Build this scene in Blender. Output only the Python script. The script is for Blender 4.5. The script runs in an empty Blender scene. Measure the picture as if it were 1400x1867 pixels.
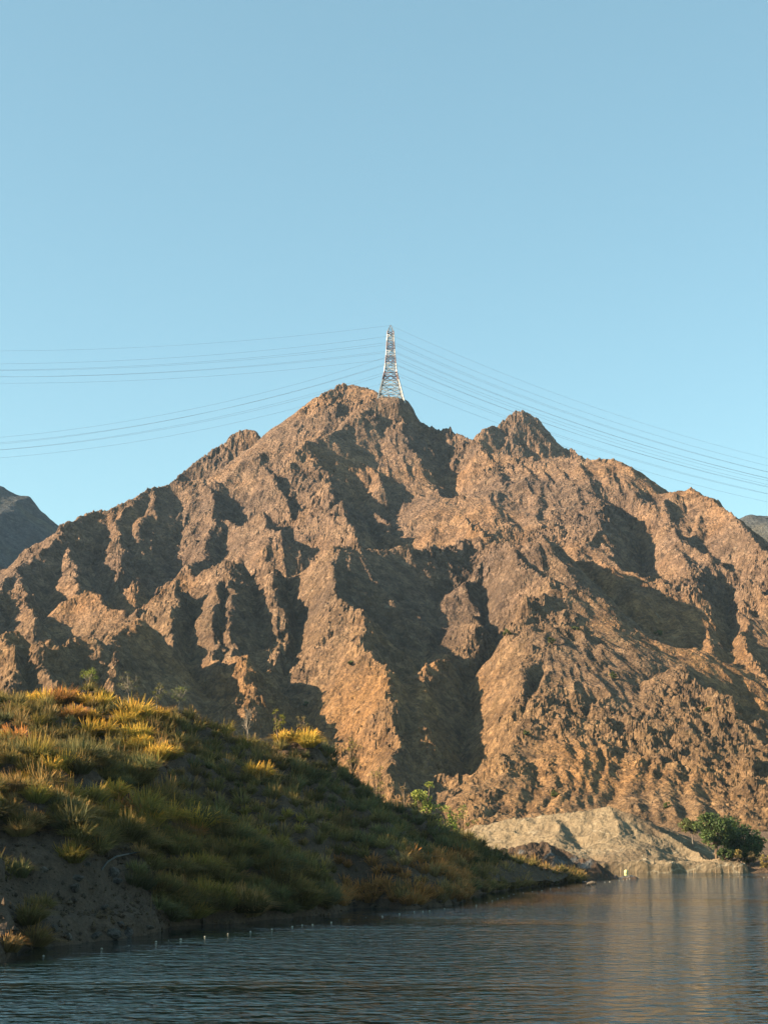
import bpy, math, random
import numpy as np
from mathutils import Vector, Matrix
from mathutils.bvhtree import BVHTree

# ------------------------------------------------------------------ camera, sky, sun
SC = bpy.context.scene
COL = SC.collection
F = 2788.0; CW, CH = 1400.0, 1867.0; HORIZON = 1530.0; EYE = 6.0
TILT = math.atan((HORIZON - CH / 2) / F)

cam_d = bpy.data.cameras.new('camera'); cam = bpy.data.objects.new('camera', cam_d); COL.objects.link(cam)
cam.location = (0, 0, EYE); cam.rotation_euler = (math.pi / 2 + TILT, 0, 0)
cam_d.sensor_fit = 'VERTICAL'; cam_d.sensor_height = 36.0; cam_d.lens = 36.0 * F / CH
cam_d.clip_start = 0.5; cam_d.clip_end = 30000
SC.camera = cam

SUN_AZ = math.atan2(-0.972, -0.235)      # bearing of the sun from +Y towards +X
SUN_EL = math.radians(22.5)
SUN_V = Vector((math.sin(SUN_AZ) * math.cos(SUN_EL), math.cos(SUN_AZ) * math.cos(SUN_EL), math.sin(SUN_EL)))
world = bpy.data.worlds.new('World'); SC.world = world; world.use_nodes = True
wn, wl = world.node_tree.nodes, world.node_tree.links
wn.clear()
sky = wn.new('ShaderNodeTexSky'); sky.sky_type = 'NISHITA'; sky.sun_disc = False
sky.sun_elevation = SUN_EL; sky.sun_rotation = SUN_AZ
sky.altitude = 300; sky.air_density = 1.0; sky.dust_density = 0.6; sky.ozone_density = 2.0
tint = wn.new('ShaderNodeMix'); tint.data_type = 'RGBA'; tint.blend_type = 'MULTIPLY'
tint.inputs['Factor'].default_value = 1.0; tint.inputs['B'].default_value = (0.97, 1.08, 0.87, 1)
bg = wn.new('ShaderNodeBackground'); bg.inputs['Strength'].default_value = 0.091
wo = wn.new('ShaderNodeOutputWorld')
wl.new(sky.outputs[0], tint.inputs['A']); veil = wn.new('ShaderNodeMix'); veil.data_type = 'RGBA'; veil.inputs['Factor'].default_value = 0.32; veil.inputs['B'].default_value = (1.10, 2.05, 2.42, 1)
wl.new(tint.outputs['Result'], veil.inputs['A']); wl.new(veil.outputs['Result'], bg.inputs[0]); wl.new(bg.outputs[0], wo.inputs[0])
sun_d = bpy.data.lights.new('sun', 'SUN'); sun = bpy.data.objects.new('sun', sun_d); COL.objects.link(sun)
sun_d.energy = 5.0; sun_d.angle = math.radians(0.5); sun_d.color = (1.0, 0.80, 0.56)
sun.rotation_euler = (-SUN_V).to_track_quat('-Z', 'Y').to_euler(); sun.location = SUN_V * 400
SC.view_settings.view_transform = 'Standard'; SC.view_settings.look = 'None'
SC.view_settings.exposure = 1.66; SC.view_settings.gamma = 1.0; SC.view_settings.use_curve_mapping = False
SC.render.engine = 'CYCLES'
SC.cycles.use_denoising = True; SC.cycles.caustics_reflective = False; SC.cycles.sample_clamp_indirect = 2.0; SC.cycles.sample_clamp_direct = 6.0
SC.cycles.max_bounces = 6; SC.cycles.diffuse_bounces = 0; SC.cycles.glossy_bounces = 3
SC.cycles.transmission_bounces = 3; SC.cycles.transparent_max_bounces = 6; SC.cycles.volume_bounces = 0

RNG = np.random.default_rng(7); rnd = random.Random(11)

def ray(u, v):
    """Direction of a picture point, scaled so that its +Y component is 1."""
    a, b = (u - CW / 2) / F, (CH / 2 - v) / F
    c, s = math.cos(TILT), math.sin(TILT)
    y = c - b * s
    return Vector((a / y, 1.0, (s + b * c) / y))
def at(u, v, D):
    r = ray(u, v); return Vector((r.x * D, D, EYE + r.z * D))
def at_z(u, v, z=0.0):
    r = ray(u, v); return at(u, v, (z - EYE) / r.z)

# ------------------------------------------------------------------ noise
_P = RNG.permutation(4096)
_G = RNG.uniform(0, 2 * np.pi, 4096); _GX, _GY = np.cos(_G), np.sin(_G)
def _h(ix, iy): return _P[(_P[ix & 4095] + iy) & 4095]
def perlin(x, y):
    x0 = np.floor(x).astype(np.int64); y0 = np.floor(y).astype(np.int64)
    fx, fy = x - x0, y - y0
    u = fx * fx * fx * (fx * (fx * 6 - 15) + 10); w = fy * fy * fy * (fy * (fy * 6 - 15) + 10)
    def g(i, j):
        k = _h(x0 + i, y0 + j); return _GX[k] * (fx - i) + _GY[k] * (fy - j)
    a = g(0, 0); a += u * (g(1, 0) - a); b = g(0, 1); b += u * (g(1, 1) - b)
    return (a + w * (b - a)) * 1.5
def fbm(x, y, lam, octs, gain=0.5, off=0.0):
    s = 0.0; a = 1.0
    for o in range(octs):
        s = s + a * perlin(x / lam + off + 17.3 * o, y / lam - off + 9.1 * o); a *= gain; lam *= 0.5
    return s
def ridged(x, y, lam, octs, gain=0.5, off=0.0):
    s = 0.0; a = 1.0
    for o in range(octs):
        s = s + a * (0.6 - np.abs(perlin(x / lam + off + 31.7 * o, y / lam - off + 5.3 * o)) * 1.6); a *= gain; lam *= 0.5
    return s
def gully_noise(x, y, gx, gy, lam):
    """Stripes that run down the local slope (gx, gy = slope direction turned by 90 degrees)."""
    px, py = x / lam, y / lam
    ix, iy = np.floor(px).astype(np.int64), np.floor(py).astype(np.int64); fx, fy = px - ix, py - iy
    va = np.zeros_like(px); dx = np.zeros_like(px); wt = np.zeros_like(px)
    for i in (-2, -1, 0, 1):
        for j in (-2, -1, 0, 1):
            k = _h(ix - i, iy - j)
            qx = fx + i - (_GX[k] * 0.25 + 0.25); qy = fy + j - (_GY[k] * 0.25 + 0.25)
            w = np.exp(-2.0 * (qx * qx + qy * qy)); m = (qx * gx + qy * gy) * 6.2832
            va += np.cos(m) * w; dx -= np.sin(m) * w; wt += w
    return va / wt, dx / wt

def blocks(x, y, lam, off=0.0):
    """Fractured rock: every cell is a tilted facet with its own height."""
    px, py = x / lam + off, y / lam - off
    ix, iy = np.floor(px).astype(np.int64), np.floor(py).astype(np.int64)
    best = np.full(px.shape, 1e9); out = np.zeros(px.shape)
    for i in (-1, 0, 1):
        for j in (-1, 0, 1):
            k = _h(ix + i, iy + j); cx = ix + i + 0.5 + 0.42 * _GX[k]; cy = iy + j + 0.5 + 0.42 * _GY[k]
            dx, dy = px - cx, py - cy; d = dx * dx + dy * dy; m = d < best
            k2 = _P[(k + 77) & 4095]
            v = (k2 / 4095.0 - 0.5) + 0.55 * (dx * _GX[k2] + dy * _GY[k2])
            best = np.where(m, d, best); out = np.where(m, v, out)
    return out
def smooth(e0, e1, x):
    t = np.clip((x - e0) / (e1 - e0), 0, 1); return t * t * (3 - 2 * t)

# ------------------------------------------------------------------ mesh and node helpers
def mesh_obj(name, verts, faces, mat, parent=None, smooth_shade=False):
    me = bpy.data.meshes.new(name)
    if isinstance(verts, np.ndarray):
        fl = np.asarray(faces, dtype=np.int32); k = fl.shape[1]
        me.vertices.add(len(verts)); me.vertices.foreach_set('co', np.ascontiguousarray(verts, dtype=np.float32).ravel())
        me.loops.add(fl.size); me.loops.foreach_set('vertex_index', fl.ravel())
        me.polygons.add(len(fl)); me.polygons.foreach_set('loop_start', np.arange(0, fl.size, k, dtype=np.int32))
        me.update(calc_edges=True)
    else:
        me.from_pydata([tuple(v) for v in verts], [], faces); me.update()
    if smooth_shade:
        me.polygons.foreach_set('use_smooth', np.ones(len(me.polygons), dtype=bool))
    elif len(me.polygons): me.shade_flat()
    if mat is not None: me.materials.append(mat)
    o = bpy.data.objects.new(name, me); COL.objects.link(o)
    if parent is not None: o.parent = parent
    return o
def grid_obj(name, X, Y, Z, mat, smooth_shade=False):
    n, m = X.shape
    V = np.stack([X.ravel(), Y.ravel(), Z.ravel()], 1)
    i = (np.arange(n - 1)[:, None] * m + np.arange(m - 1)[None, :]).ravel()
    return mesh_obj(name, V, np.stack([i, i + 1, i + m + 1, i + m], 1), mat, None, smooth_shade)
def tag(o, label=None, cat=None, group=None, kind=None):
    if label: o['label'] = label
    if cat: o['category'] = cat
    if group: o['group'] = group
    if kind: o['kind'] = kind
    return o
def empty(name, loc, rz=0.0):
    o = bpy.data.objects.new(name, None); COL.objects.link(o); o.location = loc; o.rotation_euler[2] = rz
    o.empty_display_size = 0.3; return o

class NT:
    """Small helper around a material node tree."""
    def __init__(s, name, rough=0.9, spec=0.2):
        s.m = bpy.data.materials.new(name); s.m.use_nodes = True
        s.n, s.l = s.m.node_tree.nodes, s.m.node_tree.links
        s.b = s.n['Principled BSDF']; s.b.inputs['Roughness'].default_value = rough
        s.b.inputs['Specular IOR Level'].default_value = spec
        s.geo = None
    def pos(s):
        if s.geo is None: s.geo = s.n.new('ShaderNodeNewGeometry')
        return s.geo.outputs['Position']
    def scaled(s, sx, sy, sz, src=None):
        m = s.n.new('ShaderNodeVectorMath'); m.operation = 'MULTIPLY'; m.inputs[1].default_value = (sx, sy, sz)
        s.l.new(src or s.pos(), m.inputs[0]); return m.outputs[0]
    def noise(s, scale, detail=4, rough=0.55, vec=None, dist=0.0):
        t = s.n.new('ShaderNodeTexNoise'); t.inputs['Scale'].default_value = scale; t.inputs['Detail'].default_value = detail
        t.inputs['Roughness'].default_value = rough; t.inputs['Distortion'].default_value = dist
        s.l.new(vec or s.pos(), t.inputs['Vector']); return t.outputs['Fac']
    def voro(s, scale, vec=None, feat='F1', out='Distance'):
        t = s.n.new('ShaderNodeTexVoronoi'); t.feature = feat; t.inputs['Scale'].default_value = scale
        s.l.new(vec or s.pos(), t.inputs['Vector']); return t.outputs[out]
    def ramp(s, fac, stops):
        r = s.n.new('ShaderNodeValToRGB'); e = r.color_ramp.elements
        while len(e) < len(stops): e.new(0.5)
        for el, (p, c) in zip(e, stops):
            el.position = p; el.color = (c, c, c, 1) if isinstance(c, (int, float)) else (*c, 1)
        s.l.new(fac, r.inputs[0]); return r.outputs[0]
    def mix(s, a, b, fac, mode='MIX'):
        m = s.n.new('ShaderNodeMix'); m.data_type = 'RGBA'; m.blend_type = mode
        for k, val in (('Factor', fac), ('A', a), ('B', b)):
            i = m.inputs[k]
            if hasattr(val, 'is_linked'): s.l.new(val, i)
            else: i.default_value = (*val, 1) if isinstance(val, tuple) else val
        return m.outputs['Result']
    def math(s, op, a, b=None):
        m = s.n.new('ShaderNodeMath'); m.operation = op
        for i, val in enumerate((a, b)):
            if val is None: continue
            if hasattr(val, 'is_linked'): s.l.new(val, m.inputs[i])
            else: m.inputs[i].default_value = val
        return m.outputs[0]
    def color(s, c):
        if hasattr(c, 'is_linked'): s.l.new(c, s.b.inputs['Base Color'])
        else: s.b.inputs['Base Color'].default_value = (*c, 1)
    def bump(s, h, strength, dist, prev=None):
        b = s.n.new('ShaderNodeBump'); b.inputs['Strength'].default_value = strength; b.inputs['Distance'].default_value = dist
        s.l.new(h, b.inputs['Height'])
        if prev is not None: s.l.new(prev, b.inputs['Normal'])
        s.l.new(b.outputs[0], s.b.inputs['Normal']); return b.outputs[0]

def rock_material(name, dark, mid, light, pale, amount_pale=0.62, scale=1.0):
    t = NT(name, 0.92, 0.15)
    big = t.noise(0.012 * scale, 4, 0.6); med = t.noise(0.09 * scale, 6, 0.65); fine = t.noise(0.55 * scale, 6, 0.75)
    c = t.ramp(med, [(0.28, dark), (0.48, mid), (0.68, light)])
    c2 = t.ramp(fine, [(0.32, dark), (0.5, mid), (0.68, light)])
    c = t.mix(c, c2, 0.55)
    tone = t.ramp(big, [(0.34, (0.68, 0.72, 0.80)), (0.5, (1, 1, 1)), (0.66, (1.22, 1.08, 0.86))])
    c = t.mix(c, tone, 1.0, 'MULTIPLY')
    if scale == 1.0:      # tint runs from ochre low down to mauve-brown high up, with a ragged border
        sp = t.n.new('ShaderNodeSeparateXYZ'); t.l.new(t.pos(), sp.inputs[0])
        lv = t.math('ADD', t.math('DIVIDE', sp.outputs['Z'], 300.0), t.math('MULTIPLY', t.noise(0.02, 4, 0.6), 0.35))
        c = t.mix(c, t.ramp(lv, [(0.28, (1.14, 1.02, 0.77)), (0.62, (1.0, 0.945, 0.92))]), 1.0, 'MULTIPLY')
    streak = t.noise(0.35 * scale, 5, 0.7, t.scaled(1, 1, 0.35))
    c = t.mix(c, pale, t.ramp(streak, [(amount_pale, 0.0), (amount_pale + 0.14, 0.75)]))
    wob = t.n.new('ShaderNodeTexNoise'); wob.inputs['Scale'].default_value = 0.5 * scale; wob.inputs['Detail'].default_value = 4; t.l.new(t.pos(), wob.inputs['Vector'])
    wv_ = t.n.new('ShaderNodeVectorMath'); wv_.operation = 'MULTIPLY_ADD'; wv_.inputs[1].default_value = (3 / scale,) * 3; t.l.new(wob.outputs['Color'], wv_.inputs[0]); t.l.new(t.pos(), wv_.inputs[2])
    for k_, lo in ((0.22, 0.68), (0.6, 0.74)):
        cell = t.voro(k_ * scale, wv_.outputs[0], 'F1', 'Color')
        c = t.mix(c, t.ramp(cell, [(0.1, lo), (0.9, 1.22)]), 1.0, 'MULTIPLY')
    crack = t.voro(0.3 * scale, wv_.outputs[0], 'DISTANCE_TO_EDGE')
    c = t.mix(c, tuple(x * 0.5 for x in dark), t.ramp(crack, [(0.0, 0.55), (0.06, 0.0)]))
    c = t.mix(c, tuple(x * 0.62 for x in dark), t.ramp(t.noise(0.16 * scale, 6, 0.7), [(0.58, 0.0), (0.68, 0.7)]))
    t.color(c)
    h1 = t.noise(0.45 * scale, 9, 0.78); v = t.voro(0.7 * scale, None, 'F1')
    n = t.bump(t.math('ADD', t.math('ADD', h1, t.math('MULTIPLY', t.noise(0.1 * scale, 5, 0.7, t.scaled(1, 1, 0.5), 1.2), 2.0)), t.math('MULTIPLY', v, 0.5)), 1.0, 2.6 / scale)
    return t.m

# ------------------------------------------------------------------ mountain
def DF(v): return 430 + (1450 - v) * 0.467
def DA(v): return 760 + (1000 - v) * 0.90
def DR(v): return 620 + (1220 - v) * 0.70
def DL(v): return 690 + (1067 - v) * 1.10
def poly(pts, D, off=0.0):
    if callable(D): return [at(u, v, D(v) + off) for u, v in pts]
    if isinstance(D, (int, float)): return [at(u, v, D) for u, v in pts]
    return [at(u, v, d) for (u, v), d in zip(pts, D)]

RIDGES = []; GULLIES = []; MINOR = []
def R(pts, D, s=0.85, off=0.0): RIDGES.append((poly(pts, D, off), s * 1.2))
def M(pts, D, s=0.95, off=0.0): MINOR.append((poly(pts, D, off), s))
def G(pts, D, off=0.0, s=0.95): GULLIES.append((poly(pts, D, off), s * 1.1))

# skyline, left shoulder to summit
R([(-160, 1180), (-60, 1105), (0, 1067), (30, 1040), (85, 1000), (115, 957), (155, 935), (200, 928), (235, 910), (280, 887), (320, 877), (367, 875), (400, 878), (435, 858), (480, 817), (520, 812)],
  [560, 640, 690, 722, 765, 800, 838, 850, 862, 880, 892, 895, 896, 902, 922, 905], 0.8)
R([(325, 876), (380, 825), (412, 794), (440, 780), (464, 789), (485, 812)], [1040, 1065, 1075, 1080, 1080, 1075], 1.1)
R([(487, 826), (504, 794), (550, 747), (600, 710), (632, 699), (665, 705), (692, 716), (712, 731)], [1000, 1010, 1030, 1050, 1060, 1055, 1035, 1010], 0.72)
R([(520, 812), (575, 805), (620, 785), (652, 752), (675, 734)], [905, 930, 955, 980, 994], 0.85)
R([(675, 734), (695, 733), (712, 732), (737, 733)], [994, 1000, 1006, 1004], 1.6)
# summit to the right shoulder
R([(737, 733), (750, 750), (775, 760), (805, 765)], [1004, 1000, 998, 996], 1.4)
R([(805, 765), (830, 780), (860, 800), (880, 820), (930, 828), (980, 833), (1050, 835), (1125, 840), (1145, 860), (1175, 887), (1202, 900)],
  [996, 985, 970, 955, 940, 925, 915, 900, 890, 880, 872], 0.66)
R([(1202, 900), (1230, 895), (1255, 891), (1280, 905), (1300, 915), (1335, 935), (1350, 960), (1380, 990), (1400, 1012), (1480, 1090), (1600, 1200)],
  [868, 858, 850, 835, 822, 800, 778, 752, 738, 690, 640], 0.85)
# rear peak on the right
R([(845, 812), (885, 777), (905, 775), (930, 752), (955, 747), (975, 760), (1000, 790), (1020, 810), (1065, 836), (1120, 880)], [1150, 1160, 1170, 1185, 1190, 1188, 1182, 1178, 1170, 1165], 1.15)
R([(955, 748), (935, 790), (915, 822), (905, 850)], [1190, 1165, 1145, 1130], 1.0)
R([(885, 777), (872, 800), (868, 830)], [1160, 1145, 1130], 1.0)
# upper spurs
R([(520, 812), (552, 830), (575, 855), (600, 900), (620, 950), (640, 990), (660, 1030)], [905, 890, 868, 836, 800, 768, 740], 0.85)
R([(435, 858), (455, 890), (478, 930), (505, 975)], DA, 0.9, 6)
R([(367, 875), (395, 918), (392, 955), (372, 1000), (340, 1040)], [895, 862, 835, 800, 765], 0.82)
M([(632, 800), (655, 825), (680, 858), (690, 885)], DA, 1.3, 34)
M([(690, 815), (715, 842), (745, 875), (775, 908)], DA, 1.3, 56)
M([(645, 905), (690, 943), (730, 980), (760, 1010)], DA, 1.2, 40)
R([(155, 935), (122, 985), (136, 1040), (152, 1085)], [838, 790, 740, 700], 0.85)
R([(235, 910), (215, 965), (228, 1010), (238, 1060)], [862, 822, 785, 745], 0.9)
R([(280, 887), (268, 940), (262, 980)], [880, 845, 815], 0.9)
R([(30, 1040), (48, 1085), (60, 1130)], [722, 680, 640], 0.8)
R([(130, 1100), (168, 1078), (200, 1105), (228, 1112)], [668, 672, 655, 648], 0.8)
R([(795, 955), (820, 942), (845, 940), (866, 962), (880, 985)], [815, 818, 815, 795, 775], 0.85)
# lit slope below the right shoulder
SHO = [(868, 812), (890, 824), (920, 828), (950, 830), (985, 834), (1020, 835), (1060, 836), (1100, 838), (1128, 845), (1150, 868), (1175, 890)]
for k, (u, v) in enumerate(SHO):
    D0 = 950 - (u - 880) * 0.2; w = rnd.uniform(-8, 8)
    R([(u, v + 2), (u + 10 + w, v + 40), (u + 26, v + 80), (u + 34 + w, v + 125)], [D0, D0 - 42 + w, D0 - 82 + w, D0 - 128 + w], 0.52)
G([(762, 785), (785, 815), (808, 845), (820, 885), (826, 925), (850, 960)], [996, 990, 978, 951, 916, 878], 0, 1.0)
# front ridge and its spurs
R([(255, 1110), (300, 1075), (340, 1043), (380, 1048), (400, 1035), (435, 1022), (470, 1015), (500, 1001), (530, 995), (565, 1002), (600, 997), (650, 995), (700, 999), (750, 1004), (800, 1000), (820, 990), (850, 981), (880, 990), (935, 998), (980, 982)],
  [640, 650, 658, 655, 653, 650, 648, 646, 645, 643, 643, 655, 668, 682, 697, 705, 712, 706, 672, 672], 0.85)
R([(600, 997), (597, 1050), (622, 1098), (655, 1120), (675, 1180), (715, 1250), (712, 1310), (712, 1370), (732, 1432), (760, 1480)], DF, 0.86)
R([(435, 1022), (422, 1070), (438, 1115), (452, 1165), (446, 1215), (452, 1280)], DF, 0.9)
R([(400, 1037), (385, 1100), (380, 1160), (398, 1235), (425, 1285)], DF, 0.9, 2)
R([(330, 1048), (318, 1100), (330, 1160), (345, 1215)], DF, 0.9, 6)
R([(235, 1130), (262, 1145), (282, 1170), (302, 1198), (317, 1235), (330, 1280)], DF, 0.85)
M([(487, 1180), (495, 1230), (500, 1280)], DF, 1.1, 30)

G([(1088, 1285), (1080, 1350), (1090, 1425)], DF, 12, 1.1)
G([(985, 1245), (962, 1300), (950, 1345)], DF, 11, 1.1)
G([(1180, 1290), (1165, 1360), (1140, 1430)], DF, 9, 1.1)
G([(1345, 1250), (1375, 1310), (1402, 1355), (1440, 1400)], [592, 572, 552, 525], 0, 0.9)


G([(540, 1003), (548, 1060), (528, 1120), (536, 1200), (518, 1290), (510, 1360)], DF, 46, 1.2)
G([(640, 1195), (648, 1260), (640, 1335)], DF, 9)
G([(872, 1030), (885, 1085), (888, 1160), (897, 1205), (862, 1260), (862, 1310), (842, 1385), (862, 1450), (850, 1490)], DF, 62, 1.15)
G([(350, 1240), (375, 1290), (410, 1320)], DF, 30, 1.1)
G([(365, 1060), (352, 1110), (345, 1160), (360, 1230)], DF, 34, 1.1)
G([(460, 1030), (462, 1100), (475, 1180), (490, 1260)], DF, 42, 1.15)
G([(415, 1060), (412, 1120), (425, 1200)], DF, 20, 1.2)
G([(166, 1000), (185, 1050), (215, 1098)], [802, 776, 745], 0, 1.0)
G([(282, 965), (268, 1020), (235, 1095)], [845, 802, 755], 0, 1.0)
G([(320, 940), (300, 990)], [868, 830], 0, 1.0)
G([(420, 925), (432, 960), (445, 990), (470, 1005)], [882, 866, 850, 838], 0, 1.0)
G([(500, 865), (530, 905), (545, 940), (548, 985)], [905, 882, 862, 840], 0, 1.0)
# right-hand front spur
R([(935, 998), (980, 1040), (1010, 1068), (1040, 1102), (1068, 1142), (1096, 1162), (1112, 1207), (1132, 1232), (1180, 1250), (1206, 1226), (1240, 1212), (1275, 1220), (1310, 1236), (1322, 1278), (1350, 1322), (1376, 1362), (1402, 1390), (1460, 1450)],
  [662, 642, 628, 610, 590, 580, 560, 548, 537, 545, 548, 540, 530, 510, 490, 472, 460, 430], 0.72)
FRONT = [(980, 1040), (1010, 1068), (1040, 1102), (1068, 1142), (1096, 1162), (1112, 1207), (1132, 1232), (1180, 1250), (1206, 1226), (1240, 1212), (1275, 1220), (1310, 1236), (1322, 1278), (1350, 1322), (1376, 1362), (1402, 1390)]
for k, (u, v) in enumerate(FRONT):
    e = 1490 - 10 * (k % 2); n = 6; j1, j2 = rnd.uniform(-14, 14), rnd.uniform(-10, 10)
    ln = []
    for i in range(n + 1):
        t = i / n; vv = v + 6 + (e - v) * t
        ln.append((u - (e - v) * 0.20 * t + j1 * math.sin(t * 3.1) + rnd.uniform(-6, 6), vv))
    R(ln, DF, 0.44, rnd.uniform(3, 7))
G([(1000, 990), (1060, 1040), (1120, 1100), (1175, 1165), (1205, 1205), (1230, 1230)], [755, 722, 690, 655, 632, 615], 0, 0.95)
G([(1400, 1260), (1420, 1330), (1450, 1400)], [590, 560, 530], 0, 0.8)
# right-hand upper spurs
R([(1225, 897), (1200, 945), (1185, 990), (1205, 1050), (1235, 1110), (1262, 1170), (1285, 1200)], DR, 0.85, 0)
G([(1330, 1100), (1325, 1150), (1330, 1200)], DR, 26, 1.1)
G([(1130, 950), (1165, 1000), (1180, 1060), (1200, 1110)], DR, 34, 1.0)
R([(1230, 960), (1250, 990), (1285, 1010), (1315, 1036), (1345, 1056), (1400, 1086), (1460, 1130)], [790, 770, 755, 735, 722, 705, 680], 0.85)
R([(1285, 1010), (1270, 1070), (1290, 1130), (1300, 1190)], DR, 0.85, -5)
R([(1345, 1056), (1335, 1110), (1355, 1160), (1385, 1220), (1410, 1270)], DR, 0.85, -5)
R([(1280, 905), (1275, 950), (1262, 985)], DR, 0.9, 0)
R([(980, 982), (1030, 975), (1075, 1000), (1110, 1030)], [668, 720, 715, 700], 0.8)
R([(1090, 960), (1075, 985), (1060, 1010)], [775, 755, 740], 0.9)
# low front ridge on the left
R([(-120, 1180), (-40, 1160), (0, 1155), (30, 1150), (60, 1170), (92, 1185), (120, 1162), (165, 1161), (200, 1172), (232, 1150), (255, 1125)],
  [470, 480, 488, 490, 488, 486, 500, 505, 512, 530, 545], 0.85)
R([(60, 1170), (75, 1210), (100, 1250), (110, 1290)], [488, 465, 440, 425], 0.9)
R([(20, 1152), (10, 1210), (30, 1260)], [490, 460, 435], 0.9)
R([(200, 1172), (205, 1220), (220, 1280)], [512, 490, 460], 0.9)

CS = 1.5
gx0, gx1, gy0, gy1 = -640.0, 640.0, 350.0, 1420.0
GXX, GYY = np.meshgrid(np.arange(gx0, gx1, CS), np.arange(gy0, gy1, CS))
def seg_env(lines, upper):
    best = np.full(GXX.shape, -1e9 if upper else 1e9, dtype=np.float32)
    for pts, s in lines:
        for p, q in zip(pts[:-1], pts[1:]):
            reach = 190.0 if upper else 90.0
            i0 = max(0, int((min(p.x, q.x) - reach - gx0) / CS)); i1 = min(GXX.shape[1], int((max(p.x, q.x) + reach - gx0) / CS) + 1)
            j0 = max(0, int((min(p.y, q.y) - reach - gy0) / CS)); j1 = min(GXX.shape[0], int((max(p.y, q.y) + reach - gy0) / CS) + 1)
            if i0 >= i1 or j0 >= j1: continue
            X, Y = GXX[j0:j1, i0:i1], GYY[j0:j1, i0:i1]
            dx, dy = q.x - p.x, q.y - p.y; L2 = dx * dx + dy * dy + 1e-9
            t = np.clip(((X - p.x) * dx + (Y - p.y) * dy) / L2, 0, 1)
            d = np.hypot(X - p.x - t * dx, Y - p.y - t * dy); z = p.z + t * (q.z - p.z)
            b = best[j0:j1, i0:i1]
            if upper: np.maximum(b, z - s * d, out=b)
            else: np.minimum(b, z + s * d, out=b)
    return best
ENV = seg_env(RIDGES, True)
base = np.where(GYY < 760, (GYY - 425) * 0.42 - 2, 139 + (GYY - 760) * 0.3)
base = np.where(GYY > 1000, 205 - (GYY - 1000) * 0.5, base) - 30 * np.clip(GYY - 430, 0, 80) / 80
base = base - 0.25 * np.clip(np.abs(GXX) - 0.30 * GYY, 0, 500)
ENV = np.maximum(ENV, base)
ENV = np.minimum(ENV, seg_env(GULLIES, False))
ENV = np.maximum(ENV, seg_env(MINOR, True))
def blur(A, k):
    for ax in (0, 1):
        c = np.cumsum(np.concatenate([np.repeat(A.take([0], ax), k + 1, ax), A, np.repeat(A.take([-1], ax), k, ax)], ax), ax, dtype=np.float64)
        n = A.shape[ax]; A = (c.take(range(2 * k + 1, 2 * k + 1 + n), ax) - c.take(range(0, n), ax)) / (2 * k + 1)
    return A
CRAG = blur(smooth(0.6, 3.5, ENV - blur(blur(ENV, 5), 5)), 1)
SM = blur(blur(ENV, 5), 5); GRY, GRX = np.gradient(SM, CS)
def sample(A, x, y):
    fx = np.clip((x - gx0) / CS, 0, A.shape[1] - 1.001); fy = np.clip((y - gy0) / CS, 0, A.shape[0] - 1.001)
    i, j = fx.astype(np.int64), fy.astype(np.int64); a, b = fx - i, fy - j
    return (A[j, i] * (1 - a) + A[j, i + 1] * a) * (1 - b) + (A[j + 1, i] * (1 - a) + A[j + 1, i + 1] * a) * b
PX, PY, PZ = at(712, 731, 1006)
def mountain_z(x, y, detail=True):
    wx = 3.8 * fbm(x, y, 42, 4, 0.55, 3.1); wy = 3.8 * fbm(x, y, 42, 4, 0.55, 71.7)
    z = sample(ENV, x + wx, y + wy)
    gx, gy = sample(GRX, x, y), sample(GRY, x, y); sl = np.hypot(gx, gy) + 1e-6
    tx, ty = -gy / sl, gx / sl; amt = np.clip(sl * 1.5, 0.15, 1.0)
    lam, a = 22.0, 0.85; dx, dy = tx * 1.0, ty * 1.0
    msk = 0.45 + 0.75 * smooth(-0.4, 0.4, fbm(x, y, 90, 2, 0.5, 61.0))
    for o in range(4):
        h, d = gully_noise(x + 300 * o, y, dx, dy, lam)
        z = z + a * (1.0 - 2.0 * np.abs(h) ** 0.85) * amt * msk
        dx2 = dx * 1.0; dx = dx - 0.35 * d * dy; dy = dy + 0.35 * d * dx2; k = np.hypot(dx, dy) + 1e-6; dx, dy = dx / k, dy / k
        lam *= 0.52; a *= 0.52
    rough = 0.2 + 1.1 * smooth(-0.15, 0.5, fbm(x, y, 75, 3, 0.5, 41.0)) + 0.55 * sample(CRAG, x + wx, y + wy)
    z = z + rough * (0.9 * ridged(x, y, 19, 2, 0.6, 5.5) - 0.3) + rough * (1.1 * ridged(x + wx, y + wy, 7.5, 4, 0.62, 15.5) - 0.3)
    
    z = z + rough * (0.95 * blocks(x + wx * 1.5, (y + wy * 1.5) * 0.8, 8.5, 3.3) + 0.8 * blocks(x + wx, y * 0.85 + wy, 3.6, 13.3)) + (0.1 + 0.25 * rough) * blocks(x, y, 1.9, 23.3)
    out = fbm(x + 2 * wx, y * 0.75, 13, 4, 0.55, 87.0); z = z + (0.3 + rough) * 2.2 * np.clip(out - 0.30, 0, 0.5) + (0.4 + rough) * 1.2 * np.clip(out - 0.30, 0, 0.4) * 2.5 * blocks(x, y, 3.0, 33.0)
    pad = smooth(22.0, 10.0, np.hypot(x - PX, y - PY)); z = z * (1 - pad) + (PZ + 0.04 * (y - PY) + 0.3 * perlin(x / 3, y / 3)) * pad
    return z
cols = np.concatenate([np.linspace(-0.62, -0.30, 70)[:-1], np.linspace(-0.30, 0.30, 900), np.linspace(0.30, 0.55, 50)[1:]])
rows = 372.0 * np.exp(np.linspace(0, math.log(1300 / 372.0), 830))
MA, MY = np.meshgrid(cols, rows); MX = MA * MY
MZ = mountain_z(MX, MY)
M_ROCK = rock_material('mountain_rock', (0.112, 0.079, 0.064), (0.25, 0.165, 0.109), (0.38, 0.26, 0.165), (0.46, 0.37, 0.26))
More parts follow.
